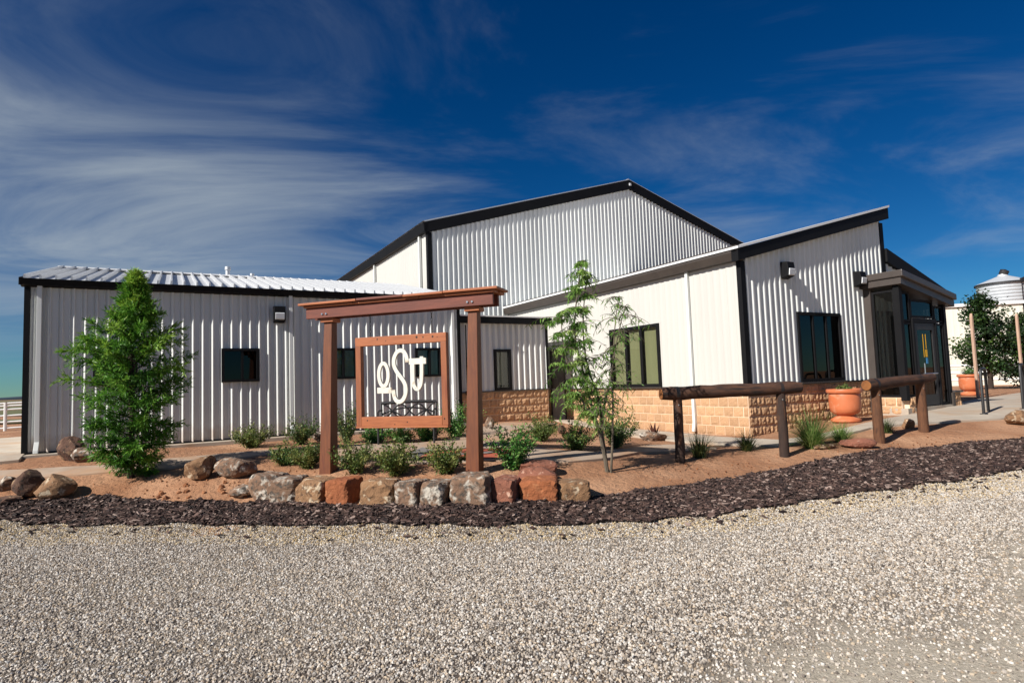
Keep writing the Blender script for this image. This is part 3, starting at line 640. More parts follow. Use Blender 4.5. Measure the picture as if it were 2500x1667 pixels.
# ---- entrance wing on the right (shed roof, block base)
b2 = thing('entrance_wing', 'entrance wing with rising shed roof, block base and white metal walls', 'building', (O2[0], O2[1], 0), ANG)
EL, SL, ZW = 5.42, 9.78, 1.371
ze = lambda t: 3.98+.258*t
DOOR = (6.45, 7.25)
rib_wall('side_wall', K['sunlit_metal'], b2, SL, ZW+.03, 4.06, axis='y', bead=False, h=.010, holes=[(2.42, 4.27, 1.385, 2.95), (DOOR[0], DOOR[1], .4, 2.62)])
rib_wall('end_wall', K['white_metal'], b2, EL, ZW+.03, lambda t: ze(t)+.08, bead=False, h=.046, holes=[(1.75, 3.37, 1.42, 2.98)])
block_wall(b2, SL, ZW-6*.2032, 6, axis='y', holes=[DOOR], amp=.010, ground=lambda s_: L2W(O2, -.05, s_)[:2])
block_wall(b2, 4.5, ZW-6*.2032, 6, ground=lambda t: L2W(O2, t, -.05)[:2])
bx('core', K['window_inner'], b2, .38, EL-.05, .38, SL, .2, 3.9)
bx('inner_wall', K['window_inner'], b2, .37, .375, .0, 2.38, .3, 3.9)
bx('high_wall', K['white_metal'], b2, EL-.04, EL, .0, SL, .4, ze(EL)+.05)
MB().prism([(.05, 3.9), (EL-.05, 3.9), (EL-.05, ze(EL)), (.05, ze(0))], (.05, SL), 'y').build('attic', K['window_inner'], b2)
bx('base_cap', K['brown_trim'], b2, -.05, .02, -.05, DOOR[0]-.05, ZW+.002, ZW+.034)
bx('base_cap', K['brown_trim'], b2, -.05, .02, DOOR[1]+.05, SL, ZW+.002, ZW+.034)
bx('base_cap', K['black_trim'], b2, .021, 4.5, -.06, .02, ZW+.002, ZW+.034)
bx('corner_trim', K['black_trim'], b2, -.04, .1, -.052, .06, ZW+.036, 4.0)
bx('corner_trim', K['black_trim'], b2, EL-.1, EL+.06, -.05, .06, 3.6, ze(EL)-.02)
window(b2, 1.75, 3.37, 1.42, 2.98, [1, 1, 1], frame=.07, glass='glass_dark', fm='black_trim', sill=True)
window(b2, 2.42, 4.27, 1.41, 2.95, [1, 1, 1], axis='y', frame=.075, glass='glass', blind='blind', fm='black_trim', sill=True, mull=.09)
dr = MB(); dr.box(.02, .07, DOOR[0]+.05, DOOR[1]-.05, .48, 2.57); d_ = dr.build('door', K['door_grey'], b2, .004)
fr = MB()
for d in ((-.03, .08, DOOR[0], DOOR[0]+.05, .42, 2.62), (-.03, .08, DOOR[1]-.05, DOOR[1], .42, 2.62), (-.03, .08, DOOR[0]+.05, DOOR[1]-.05, 2.57, 2.62)): fr.box(*d)
fr.build('door_frame', K['brown_trim'], d_)
bx('door_handle', K['steel'], d_, -.04, .02, DOOR[0]+.1, DOOR[0]+.2, 1.42, 1.46)
bx('threshold', K['concrete'], b2, -.3, .08, DOOR[0]-.1, DOOR[1]+.1, .2, .475)
downspout(b2, 1.42, .40, 4.02, axis='y', off=-.02, kick=.03)
MB().prism([(-.03, 4.0), (-.15, 4.02), (-.2, 4.16), (-.2, 4.3), (-.02, 4.3), (.04, 4.0)], (-.12, SL), 'y').build('gutter', K['brown_trim'], b2)
rk = lambda t: ze(t)+.04
MB().prism([(-.2, rk(-.2)), (EL+.2, rk(EL+.2)), (EL+.2, rk(EL+.2)+.29), (-.2, rk(-.2)+.25)], (-.14, .03), 'y').build('rake_trim', K['black_trim'], b2)
MB().prism([(-.22, rk(-.2)+.252), (EL+.22, rk(EL+.2)+.292), (EL+.24, rk(EL+.2)+.35), (-.22, rk(-.2)+.30)], (-.16, SL), 'y').build('roof', K['bright_edge'], b2)
wall_light(L2W(O2, 1.39, -.04, 3.68), ANG, 'black wall light high left of the three pane window on the entrance wing')
wall_light(L2W(O2, 4.13, -.04, 3.64), ANG, 'black wall light tucked beside the glazed entry porch')

# lower roof to the right of the shed and its wall
MB().prism([(EL+.06, 4.43), (8.2, 3.56), (8.2, .5), (EL+.06, .5)], (.06, 9), 'y').build('rear_block', K['white_metal'], b2)
rib_wall('low_wall', K['white_metal'], b2, 8.2-EL-.07, .6, lambda t: 4.46-.317*t, bead=False, h=.036).location = (EL+.07, 0.02, 0)
MB().prism([(EL+.07, 4.36), (8.35, 3.46), (8.35, 3.78), (EL+.07, 4.70)], (-.1, 9), 'y').build('low_roof', K['black_trim'], b2)

# glazed entry porch, a part of the wing
px0, px1, py = 4.42, 6.5, -.82
pf = .62
po = bx('porch_floor', K['concrete'], b2, px0-.02, px1+.5, py-.03, 0, .35, .72)
tz = lambda t: 3.62-.2*(t-px0)
MB().prism([(px0-.12, tz(px0)-.02), (px1+.22, tz(px1+.22)-.02), (px1+.22, tz(px1+.22)+.13), (px0-.12, tz(px0)+.14)], (py-.14, .02), 'y').build('porch_soffit', K['bronze'], b2)
MB().prism([(px0-.16, tz(px0)+.142), (px1+.24, tz(px1+.24)+.142), (px1+.24, tz(px1+.24)+.29), (px0-.16, tz(px0)+.30)], (py-.2, .03), 'y').build('porch_roof', K['bronze'], b2, .02)
bx('column', K['bronze'], b2, px0-.03, px0+.12, -.2, 0, .6, 3.6)
bx('column', K['black_trim'], b2, px0-.03, px0+.1, py-.03, py+.1, .9, 3.6)
bx('column', K['black_trim'], b2, px1-.08, px1+.03, py-.02, py+.1, .7, 3.22)
bx('column', K['black_trim'], b2, px1-.08, px1+.02, -.06, .02, .7, 3.3)
pb = block_wall(b2, .62, .565, 2, axis='y', start=py+.1, off=px0, name='porch_base')
block_wall(b2, .36, .565, 2, start=px0+.1, off=py, name='porch_base')
block_wall(b2, .34, .60, 2, start=px1+.06, off=py-.02, name='porch_base')
bx('pier_cap', K['bronze'], b2, px1+.02, px1+.44, py-.08, py+.16, 1.01, 1.05)
bx('pier_post', K['brown_trim'], b2, px1-.04, px1+.05, py-.06, py+.1, .66, 1.005)
# side glazing (towards the courtyard) and front glazing with door
def glaze(name, fm, d, axis, m='glass_dark'):
    x0, x1, z0, z1, off = d; f = MB(); w = .05
    L_ = [(x0, x1, off-.03, off+.03, z1-w, z1), (x0, x1, off-.03, off+.03, z0, z0+w), (x0, x0+w, off-.03, off+.03, z0+w, z1-w), (x1-w, x1, off-.03, off+.03, z0+w, z1-w)]
    for q in L_: f.box(*q)
    p = MB().box(x0+w, x1-w, off-.004, off+.004, z0+w, z1-w)
    if axis == 'y':
        f.v = [(b, a, z) for a, b, z in f.v]; p.v = [(b, a, z) for a, b, z in p.v]
    fo = f.build(name, K[fm], b2); p.build('pane', K[m], fo); return fo
glaze('side_window', 'black_trim', (py+.1, -.2, .98, 3.5, px0+.05), 'y', 'glass')
glaze('side_light', 'black_trim', (px0+.1, px0+.48, .98, 2.72, py+.04), 'x')
glaze('transom', 'black_trim', (px0+.1, px0+.48, 2.74, 3.45, py+.04), 'x')
glaze('transom', 'black_trim', (px0+.5, px0+1.56, 2.84, 3.28, py+.04), 'x')
glaze('transom', 'black_trim', (px0+1.58, px1-.08, 2.74, 3.15, py+.04), 'x')
glaze('side_light', 'black_trim', (px0+1.62, px1-.08, .74, 2.72, py+.04), 'x')
ed = MB()
for q in ((px0+.5, px0+.57, py-.02, py+.1, .74, 2.82), (px0+1.54, px0+1.61, py-.02, py+.1, .74, 2.82), (px0+.57, px0+1.54, py-.02, py+.1, 2.72, 2.82)): ed.box(*q)
edo = ed.build('entry_door', K['black_trim'], b2)
leaf = MB()
for q in ((px0+.58, px0+.7, py+.0, py+.06, .75, 2.71), (px0+1.41, px0+1.53, py+.0, py+.06, .75, 2.71), (px0+.7, px0+1.41, py+.0, py+.06, 2.55, 2.71), (px0+.7, px0+1.41, py+.0, py+.06, .75, 1.0)): leaf.box(*q)
leaf.build('door_leaf', K['dark_metal'], edo)
bx('pane', K['glass_dark'], edo, px0+.7, px0+1.41, py+.025, py+.033, 1.0, 2.55)
MB().tube([(px0+.74, py-.06, 1.5), (px0+1.37, py-.06, 1.5)], .016, 8).build('door_handle', K['steel'], edo)
MB().tube([(px0+.8, py-.06, 1.5), (px0+.8, py-.06, 1.75)], .014, 8).build('door_handle', K['steel'], edo)
for q, mm in (((px0+.98, px0+1.0, py+.018, py+.022, 1.9, 2.45), 'yellow'), ((px0+1.1, px0+1.12, py+.018, py+.022, 2.1, 2.45), 'yellow'), ((px0+1.06, px0+1.14, py+.016, py+.021, 1.9, 2.08), 'yellow'), ((px0+1.06, px0+1.14, py+.016, py+.021, 1.74, 1.88), 'blue')):
    bx('door_sticker', K[mm], edo, *q)
bx('inner_wall', K['window_inner'], b2, px0+.4, px1-.1, -.02, -.005, .75, 3.1)

# ------------------------------------------------------------------ timber sign
SA = R(-18.52); SB = (-2.76, 8.88)
def S2W(t, y=0, z=0): return (SB[0]+t*math.cos(SA)-y*math.sin(SA), SB[1]+t*math.sin(SA)+y*math.cos(SA), z)
sg = thing('timber_sign_frame', 'red brown cedar post and beam sign stand behind the stone edging', 'sign stand', (SB[0], SB[1], 0), SA)
for cx_, nm in ((-.035, 'l'), (2.315, 'r')):
    z0_ = zg(*S2W(cx_)[:2])-.25
    def sec(w, z, dx): return [(cx_+dx-w/2, -w/2, z), (cx_+dx+w/2, -w/2, z), (cx_+dx+w/2, w/2, z), (cx_+dx-w/2, w/2, z)]
    dx = .07 if nm == 'l' else .06
    V = sec(.2, z0_, -.01)+sec(.135, 2.64, dx); F = [(0, 1, 5, 4), (1, 2, 6, 5), (2, 3, 7, 6), (3, 0, 4, 7), (3, 2, 1, 0), (4, 5, 6, 7)]
    p = MB().add(V, F).build('post', K['cedar'], sg, .008)
    MB().box(cx_+dx-.11, cx_+dx+.11, -.1, .1, 2.641, 2.7).build('cap_block', K['cedar_light'], p, .006)
for y_ in (-.15, .055):
    MB().box(-.29, 2.71, y_, y_+.05, 2.702, 2.862).build('beam', K['cedar_x'], sg, .006)
for k in range(2):
    for x0_, x1_ in ((-.31, .55), (.556, 1.62), (1.626, 2.74)):
        MB().box(x0_+.02*k, x1_+.015*k, -.185+.2*k, .008+.2*k, 2.864, 2.897).build('board', K['cedar_light'], sg, .005)
for x0_, x1_, dz_ in ((-.38, .62, 0), (.63, 1.38, .003), (1.385, 2.0, -.002), (2.007, 2.8, .002)):
    MB().box(x0_, x1_, -.225, .235, 2.9+dz_, 2.934+dz_).build('top_board', K['cedar_light'] if dz_ < .0025 else K['cedar_x'], sg, .006)
for cx_ in (.035, 2.375):
    for q in (-.035, .035):
        MB().tube([(cx_+q, -.165, 2.76), (cx_+q, -.148, 2.76)], .014, 8).build('bolt', K['steel'], sg)
hf = thing('hanging_frame', 'square cedar frame hung below the sign beam', 'frame', S2W(1.22, 0, 1.09), SA)
fw, fh = .735, 1.29
MB().box(-fw, fw, -.045, .045, fh-.13, fh).build('top_rail', K['cedar_light'], hf, .006)
MB().box(-fw+.09, fw-.09, -.045, .045, 0, .13).build('bottom_rail', K['cedar_light'], hf, .006)
for x in (-fw, fw-.09):
    MB().box(x+.001, x+.089, -.043, .043, 0.001, fh-.131).build('stile', K['cedar_lightz'], hf, .006)
MB().box(-fw, fw, -.06, .06, -.03, -.001).build('bottom_board', K['cedar_light'], hf, .004)
for x, z, r_ in ((-.36, fh-.04, .014), (.28, fh-.045, .02), (.38, fh-.05, .013), (.53, fh-.05, .018), (-.22, fh-.07, .009), (.6, fh-.06, .008), (-.55, .08, .012), (.1, .05, .012), (.68, .09, .012), (-.1, .02, .01)):
    MB().lathe([(.001, .0), (r_*.8, 0), (r_, -.004)], 10).build('knot', K['knot'], hf, loc=(x, -.0462, z), rot=(R(90), 0, 0))
for x in (-.5, .5):
    ch = MB()
    for k in range(6):
        zz_ = fh+k*.056
        n_ = 10; pts = [(x+(.011*math.cos(a) if k % 2 else 0), (0 if k % 2 else .011*math.cos(a)), zz_+.03+.034*math.sin(a)) for a in np.linspace(0, 2*math.pi, n_)]
        ch.tube(pts, .004, 5, False)
    ch.build('chain', K['dark_metal'], hf)
lt = thing('brand_letters', 'white painted metal letters o S u joined by bars inside the hanging frame', 'sign letters', S2W(1.22, 0, 1.42), SA)
def ribbon(name, pts, w, closed=False, d=.035):
    pts = [np.array(p, float)-[1.22, 1.42] for p in pts]; n = len(pts); ws = w if hasattr(w, '__len__') else [w]*n
    ou, inn = [], []
    for i, p in enumerate(pts):
        a = pts[(i-1) % n] if (closed or i) else p; b = pts[(i+1) % n] if (closed or i < n-1) else p
        t = b-a; t = t/np.hypot(*t); nn = np.array([-t[1], t[0]])*ws[i]/2; ou.append(p+nn); inn.append(p-nn)
    V = []
    for y_ in (-d/2, d/2):
        V += [(q[0], y_, q[1]) for q in ou]+[(q[0], y_, q[1]) for q in inn]
    F = []; m_ = n if closed else n-1; A, B, C, D = 0, n, 2*n, 3*n
    for i in range(m_):
        j = (i+1) % n
        F += [(A+i, A+j, B+j, B+i), (C+i, D+i, D+j, C+j), (A+i, C+i, C+j, A+j), (B+i, B+j, D+j, D+i)]
    if not closed: F += [(A, B, D, C), (A+n-1, C+n-1, D+n-1, B+n-1)]
    return MB().add(V, F).build(name, K['letter'], lt, .004)
S_ = smooth_line([(1.318, 1.985), (1.318, 2.03), (1.308, 2.089), (1.267, 2.15), (1.211, 2.166), (1.154, 2.138), (1.109, 2.06), (1.1, 1.96), (1.14, 1.871), (1.202, 1.793), (1.263, 1.716), (1.296, 1.628), (1.286, 1.529), (1.242, 1.449), (1.178, 1.418), (1.123, 1.45), (1.096, 1.521), (1.091, 1.6)], 2)
ribbon('letter', S_, .058)
ribbon('letter', [(.932+.077*math.cos(a), 1.822+.165*math.sin(a)) for a in np.linspace(0, 2*math.pi, 36)[:-1]], .054, True)
U_ = [(1.41, 1.96)]+smooth_line([(1.408, 1.835), (1.407, 1.711), (1.425, 1.63), (1.469, 1.59), (1.514, 1.63), (1.538, 1.694), (1.547, 1.83)], 2)+[(1.553, 2.06)]
ribbon('letter', U_, .055)
ribbon('bar', [(.825, 1.597), (1.06, 1.594)], .085, d=.03); ribbon('bar', [(1.35, 1.995), (1.62, 1.995)], .085, d=.03)
MB().tube([(.0, 0, .735), (.0, 0, .86)], .012, 6).build('hook', K['dark_metal'], lt, loc=(.0, 0, -.0))

# ------------------------------------------------------------------ bench
bz = zg(-2.1, 11.6)+.034
be = thing('bench', 'black metal garden bench with lattice back seen through the sign', 'bench', (-2.1, 11.62, bz-.03), R(3))
def lat(z): return 0
MB().tube([(-.53, .22, .42), (-.55, .3, .8)], .022, 8).build('back_post', K['dark_metal'], be)
MB().tube([(.53, .22, .42), (.55, .3, .8)], .022, 8).build('back_post', K['dark_metal'], be)
MB().tube([(-.55, .3, .8), (-.2, .3, .815), (.2, .3, .815), (.55, .3, .8)], .032, 8).build('back_rail', K['dark_metal'], be)
MB().tube([(-.53, .24, .48), (.53, .24, .48)], .018, 8).build('back_rail', K['dark_metal'], be)
for k in range(3):
    for sg_ in (1, -1):
        x0 = -.5+k*.34
        pts = [(x0+q*.34, .275, .64+sg_*.13*math.cos(q*math.pi)) for q in np.linspace(0, 1, 9)]
        MB().tube(pts, .017, 6).build('lattice', K['dark_metal'], be)
MB().tube([(-.54+1.08*q, .275, .7-.12*abs(2*q-1)**2+.0) for q in np.linspace(0, 1, 13)], .017, 6).build('lattice', K['dark_metal'], be)
MB().tube([(-.54+1.08*q, .27, .56+.08*math.sin(q*math.pi*3)) for q in np.linspace(0, 1, 19)], .016, 6).build('lattice', K['dark_metal'], be)
for k in range(6):
    MB().box(-.55, .55, -.22+k*.08, -.16+k*.08, .425, .445).build('seat_slat', K['dark_metal'], be, .004)
for x in (-.53, .53):
    for y_ in (-.2, .22): MB().tube([(x, y_*1.1, 0), (x, y_, .425)], .02, 8).build('leg', K['dark_metal'], be)
    MB().tube([(x, .27, .66), (x, .0, .67), (x, -.22, .64), (x, -.22, .43)], .016, 8).build('armrest', K['dark_metal'], be)

# ------------------------------------------------------------------ hitching rails
def rail(label, A, B, logA, logB, ra, rb, rp_, pm):
    az = math.atan2(B[1]-A[1], B[0]-A[0]); z0_ = zg(*A)
    o = thing('hitching_rail', label, 'rail', (A[0], A[1], z0_), az, 'log hitching rails')
    ca, sa = math.cos(-az), math.sin(-az)
    loc = lambda p: (ca*(p[0]-A[0])-sa*(p[1]-A[1]), sa*(p[0]-A[0])+ca*(p[1]-A[1]), p[2]-z0_)
    la, lb = Vector(loc(logA)), Vector(loc(logB)); pts, rad = [], []
    n = 15
    for i in range(n):
        q = i/(n-1); p = la.lerp(lb, q); p += Vector((0, random.uniform(-.006, .006), random.uniform(-.008, .008))); pts.append(p)
        e = min(q, 1-q)*n
        rad.append((ra*(1-q)+rb*q)*(1+random.uniform(-.035, .035))*(.86 if e < .01 else 1))
    lg = MB().tube(pts, rad, 18).build('log', K['log'], o, smooth=True)
    d = (lb-la).normalized()
    MB().tube([la-d*.004, la-d*.012], [ra*.8, ra*.74], 18).build('cut_end', K['log_end'], lg)
    MB().tube([lb+d*.004, lb+d*.012], [rb*.8, rb*.74], 18).build('cut_end', K['log_end'], lg)
    for P_ in (A, B):
        b_ = loc((P_[0], P_[1], zg(*P_)-.3)); q = (Vector(b_)-la).dot(d)/(lb-la).length; t = la.lerp(lb, q); rl = ra*(1-q)+rb*q
        top = t.z-rl*.55
        pts = [(b_[0]+random.uniform(-.006, .006), b_[1], b_[2]+(top-b_[2])*k/7) for k in range(8)]
        MB().tube(pts, [rp_*(1.06-.1*k/7)*random.uniform(.97, 1.03) for k in range(8)], 16).build('post', K[pm], o, smooth=True)
        band = [t+Vector((0, math.cos(a)*rl*1.045, math.sin(a)*rl*1.045)) for a in np.linspace(-.5, math.pi+.5, 14)]
        mb = MB(); V = []
        for p in band: V += [(p.x-.028, p.y, p.z), (p.x+.028, p.y, p.z)]
        mb.add(V, [(2*i, 2*i+1, 2*i+3, 2*i+2) for i in range(13)]); mb.build('strap', K['dark_metal'], o)
        MB().tube([(t.x, -rp_*.96-.004+t.y*0, top-.12), (t.x, -rp_*1.06, top-.12)], .012, 8).build('bolt', K['steel'], o)
    return o
rail('long log hitching rail on two dark posts in front of the block wall', (2.59, 9.42), (4.32, 9.62), (2.33, 9.39, 1.375), (4.66, 9.66, 1.40), .108, .104, .074, 'log_post')
rail('shorter hitching rail with its sawn log end turned to the lot, near the porch', (6.40, 10.5), (7.63, 11.14), (6.17, 10.38, 1.37), (8.02, 11.34, 1.455), .112, .085, .085, 'log_post_warm')

# ------------------------------------------------------------------ stones
_ico = {}
def ico(sub):
    if sub not in _ico:
        bm = bmesh.new(); bmesh.ops.create_icosphere(bm, subdivisions=sub, radius=1)
        _ico[sub] = (np.array([v.co[:] for v in bm.verts]), [tuple(v.index for v in f.verts) for f in bm.faces]); bm.free()
    return _ico[sub]
def fbm(P, seed, octs=4, f0=1.2):
    r = np.random.default_rng(seed); out = np.zeros(len(P)); a = 1.
    for o_ in range(octs):
        for k in range(5):
            d = r.normal(0, 1, 3); d /= np.linalg.norm(d); out += a*np.sin(P@d*f0*2.2+r.uniform(0, 6.28))/5
        f0 *= 2.05; a *= .52
    return out
def stone_mesh(dim, seed, boxy=.5, rough=.16, cuts=14, lo=.62):
    V, F = ico(4); V = V.copy()
    pw = 1+boxy*4
    V /= (np.abs(V)**pw).sum(1, keepdims=True)**(1/pw)
    r = np.random.default_rng(seed)
    for k in range(cuts):                      # flat broken faces
        n = r.normal(0, 1, 3); n /= np.linalg.norm(n); d = r.uniform(lo, max(.97, lo+.25))*(1+.22*min(boxy, 1.2)); q = V@n-d; V -= np.outer(np.maximum(q, 0), n)*.96
    V *= (1+rough*fbm(V, seed, 4, 1.1)*.6+.05*fbm(V, seed+9, 3, 6))[:, None]
    V = V*np.array(dim)/2
    return V, F
def stone(label, x, y, dim, mt_, seed, rz=0, boxy=.5, tilt=(0, 0), sink=.12, group=None, name='boulder', rough=.16, base=None, cuts=14, lo=.62):
    V, F = stone_mesh(dim, seed, boxy, rough, cuts, lo)
    Rm = np.array(Euler((tilt[0], tilt[1], 0)).to_matrix()); V = V@Rm.T
    V[:, 2] -= V[:, 2].min(); h = V[:, 2].max(); dim_ = dim; z = (zg(x, y) if base is None else base)-sink*h
    me = np_mesh(name, V, F, K[mt_], True); bm = bmesh.new(); bm.from_mesh(me)
    for e in bm.edges:
        if len(e.link_faces) == 2 and e.calc_face_angle(0) > .36: e.smooth = False
    bm.to_mesh(me); bm.free()
    o = link(name, me, None, (x, y, z), (0, 0, rz))
    return tag(o, label, 'rock', group)
G1 = 'sandstone blocks edging the mulch bed'
ret = [  # x, y, width, height, material, label
 (-3.46, 8.36, .40, .50, 'rock_lichen', 'leftmost block of the stone edging, white and black lichen'),
 (-3.08, 8.12, .42, .46, 'rock_lichen', 'second edging block from the left, pale with white lichen'),
 (-2.65, 7.95, .44, .46, 'rock_tan', 'third edging block from the left, tan and rounded'),
 (-2.24, 7.80, .35, .48, 'rock_orange', 'square bright orange block in the stone edging'),
 (-1.72, 7.64, .46, .46, 'rock_tan', 'wide tan edging block just right of the bright orange one'),
 (-1.30, 7.50, .33, .45, 'rock_lichen', 'small edging block with white crust below the hanging frame, left of a pair'),
 (-.99, 7.44, .32, .45, 'rock_lichen', 'small edging block with white crust, right of a close set pair'),
 (-.54, 7.42, .50, .56, 'rock_lichen', 'largest grey black edging block below the right sign post'),
 (-.12, 7.46, .31, .46, 'rock_red', 'narrow pinkish red block right of the largest edging block'),
 (.28, 7.52, .48, .42, 'rock_orange', 'long low orange block near the right end of the edging'),
 (.70, 7.56, .42, .34, 'rock_tan', 'low wedge of tan stone closing the right end of the edging')]
for i, (x, y, w, h, m_, lb_) in enumerate(ret):
    stone(lb_, x, y, (w*.97, .42, h*.76), m_, 40+i, rz=R(-18+5*math.sin(i*2.1)+(12 if i > 8 else 0)), boxy=2.2, tilt=(R(3*math.sin(i)), R(3*math.cos(i*3))), sink=.14, group=G1, name='edging_stone', rough=.05, base=.165, cuts=10, lo=.93)
stone('rough ledge of rock lying on the soil above the orange edging block', .28, 8.0, (.52, .3, .2), 'rock_red', 61, R(-12), .6, sink=.15, name='edging_stone', group=G1)
stone('flat slab stacked behind the right end of the edging', .30, 8.24, (.5, .3, .2), 'rock_red', 62, R(-5), .6, sink=.1, name='edging_stone', group=G1)
G2 = 'boulders in the planting bed'
bl = [
 (-7.10, 8.72, (.46, .44, .50), 'rock_dark', 71, 0, .2, 'rounded red brown boulder at the left edge of the bed'),
 (-6.66, 8.66, (.54, .4, .44), 'rock_tan', 72, 20, .35, 'tan angular boulder beside the rounded brown one'),
 (-7.62, 8.95, (.36, .3, .30), 'rock_lichen', 73, 0, .3, 'grey crusted boulder cut by the left picture edge'),
 (-7.22, 8.50, (.40, .3, .16), 'rock_dark', 74, 0, .3, 'low brown stone in the mulch below the rounded boulder'),
 (-7.72, 10.32, (.44, .3, .58), 'rock_dark', 75, 15, .35, 'dark upright wedge of rock before the low wing corner'),
 (-7.42, 10.2, (.5, .32, .36), 'rock_lichen', 76, -10, .1, 'pale egg shaped boulder leaning on the dark wedge'),
 (-4.76, 8.98, (.5, .34, .42), 'rock_tan', 77, 30, .45, 'brown leaning slab right of the conifer'),
 (-4.24, 9.02, (.68, .38, .36), 'rock_lichen', 78, -8, .4, 'long grey topped boulder with orange underside right of the conifer'),
 (-3.83, 8.40, (.44, .3, .22), 'rock_lichen', 79, 0, .3, 'small pale stone at the left end of the stone edging'),
 (-.6, 14.05, (.26, .24, .40), 'rock_lichen', 80, 0, .4, 'upright boulder standing before the link block wall'),
 (2.72, 11.78, (.56, .36, .26), 'rock_lichen', 81, 10, .4, 'crusted white and black rock in front of the agave'),
 (1.02, 13.2, (.22, .2, .24), 'rock_dark', 83, 0, .3, 'small dark stone by the grey side door'),
 (5.7, 10.0, (.66, .3, .2), 'rock_red', 84, -12, .3, 'flat reddish rock between the two hitching rails'),
 (5.18, 10.0, (.42, .16, .10), 'rock_tan', 85, 8, .6, 'thin stone slab under the bright grass tuft'),
 (7.58, 11.5, (.24, .2, .24), 'rock_tan', 86, 0, .4, 'small grey brown stone behind the shorter hitching rail'),
 (9.95, 11.75, (.62, .4, .38), 'rock_tan', 87, 10, .3, 'tan spotted boulder cut by the right picture edge'),
 (-4.1, 12.5, (.26, .22, .28), 'rock_lichen', 88, 0, .4, 'pale stone by the low wing wall left of the sign post')]
for x, y, d, m_, sd_, rz_, bo, lb_ in bl:
    stone(lb_, x, y, tuple(q*k for q, k in zip(d, (.95, .95, .84))), m_, sd_, R(rz_), bo, sink=.1, group=G2, tilt=(0, R(-22) if sd_ in (75, 77) else R(10) if sd_ == 76 else 0))

# ------------------------------------------------------------------ pots, racks, stakes
def pot(label, x, y, z, s_):
    o = thing('planter_pot', label, 'planter', (x, y, z), 0, 'terracotta planters')
    prof = [(.001, 0), (.3, 0), (.335, .03), (.33, .07), (.22, .12), (.19, .15), (.215, .17)]
    MB().lathe([(a*s_*.86, b*s_) for a, b in prof], 40).build('foot', K['terracotta'], o, smooth=True)
    body = [(.17, .165), (.23, .18), (.275, .225), (.296, .3), (.3, .4), (.3, .5), (.296, .58), (.29, .6)]
    b_ = MB().lathe([(a*s_, b*s_) for a, b in body], 40).build('body', K['terracotta'], o, smooth=True)
    MB().lathe([(a*s_, b*s_) for a, b in [(.29, .6), (.335, .625), (.345, .66), (.335, .695), (.305, .7), (.29, .67), (.29, .63), (.26, .61)]], 40).build('rim', K['terracotta'], b_, smooth=True)
    MB().lathe([(a*s_, b*s_) for a, b in [(.295, .65), (.001, .67)]], 30).build('potting_soil', K['mulch_base'], o)
    return o
pz = zg(7.25, 13.0)
p1 = pot('terracotta pot on a round foot by the rough block wall', 7.22, 12.98, zg(7.22, 12.98), 1.04)
p2 = pot('terracotta pot beyond the porch with the white fence behind it', 15.93, 20.72, zg(15.93, 20.72), 1.05)
def rack(label, a, b, h):
    o = thing('bike_rack', label, 'bike rack', (a[0], a[1], zg(*a)+.04), math.atan2(b[1]-a[1], b[0]-a[0]), 'black bike racks on the plaza')
    L_ = math.hypot(b[0]-a[0], b[1]-a[1]); r_ = .03
    MB().tube([(0, 0, -.1), (0, 0, h-.12), (.03, 0, h-.04), (.1, 0, h), (L_-.1, 0, h), (L_-.03, 0, h-.04), (L_, 0, h-.12), (L_, 0, -.1)], r_, 10).build('hoop', K['dark_metal'], o, smooth=True)
    for x in (0, L_): MB().lathe([(.001, .012), (.07, .012), (.075, 0)], 16, (x, 0)).build('foot_plate', K['dark_metal'], o)
rack('black hoop bike rack nearer the porch', (10.15, 12.88), (10.55, 13.25), .98)
rack('black hoop bike rack at the right picture edge', (11.42, 13.35), (11.8, 13.72), 1.0)
for x, y, h, lb_ in ((14.7, 18.82, 2.7, 'pale wooden stake standing behind the nearer bike rack'), (17.85, 20.8, 2.8, 'pale wooden stake at the right picture edge')):
    o = thing('wooden_stake', lb_, 'stake', (x, y, zg(x, y)), R(20), 'tree stakes')
    MB().prism([(-.04, -.1), (.04, -.1), (.036, h-.12), (0, h), (-.036, h-.12)], (-.036, .036), 'y').build('shaft', K['stake'], o, .006)
    MB().tube([(0, 0, h-.42), (.12, .03, h-.5), (.3, .05, h-.48)], .012, 6).build('tie', K['dark_metal'], o)

# ------------------------------------------------------------------ far buildings, silo, fences
fb = thing('cream_barn', 'long cream metal barn behind the dark leafed tree on the right', 'building', (23.6, 34.6, .45), R(-14))
K['barn_metal'] = mat('barn_metal', (.74, .71, .60, 1), (.70, .67, .56, 1), scale=1.5, rough=.5)
for i in range(1): pass
rib_wall('wall', K['barn_metal'], fb, 5.6, 1.0, 4.62, bead=False, p=.3, h=.006)
bx('base_band', K['barn_metal'], fb, 0, 5.6, .01, .2, 0, 1.0)
bx('core', K['barn_metal'], fb, -6, 5.55, .02, 14, 0, 4.55)
bx('eave', K['bright_edge'], fb, -6, 5.75, -.12, 14, 4.6, 4.78)
bx('corner_trim', K['black_trim'], fb, 5.52, 5.66, -.06, .06, 0, 4.6)
MB().lathe([(.001, .02), (.12, .02), (.12, 0)], 14).build('wall_vent', K['dark_metal'], fb, loc=(2.2, -.05, 1.75), rot=(R(90), 0, 0))
bx('meter_box', K['galvanised'], fb, 2.55, 2.9, -.12, 0, .75, 1.1)
fb2 = thing('grey_shed', 'grey metal shed standing right of the cream barn', 'building', (30.4, 36.2, .45), R(12))
rib_wall('wall', K['white_metal'], fb2, 7, 0, 4.3, bead=False, p=.3, h=.03)
bx('core', K['white_metal'], fb2, .05, 7, .02, 10, 0, 4.25)
bx('roof', K['black_trim'], fb2, -.1, 7.1, -.2, 10, 4.28, 4.5)
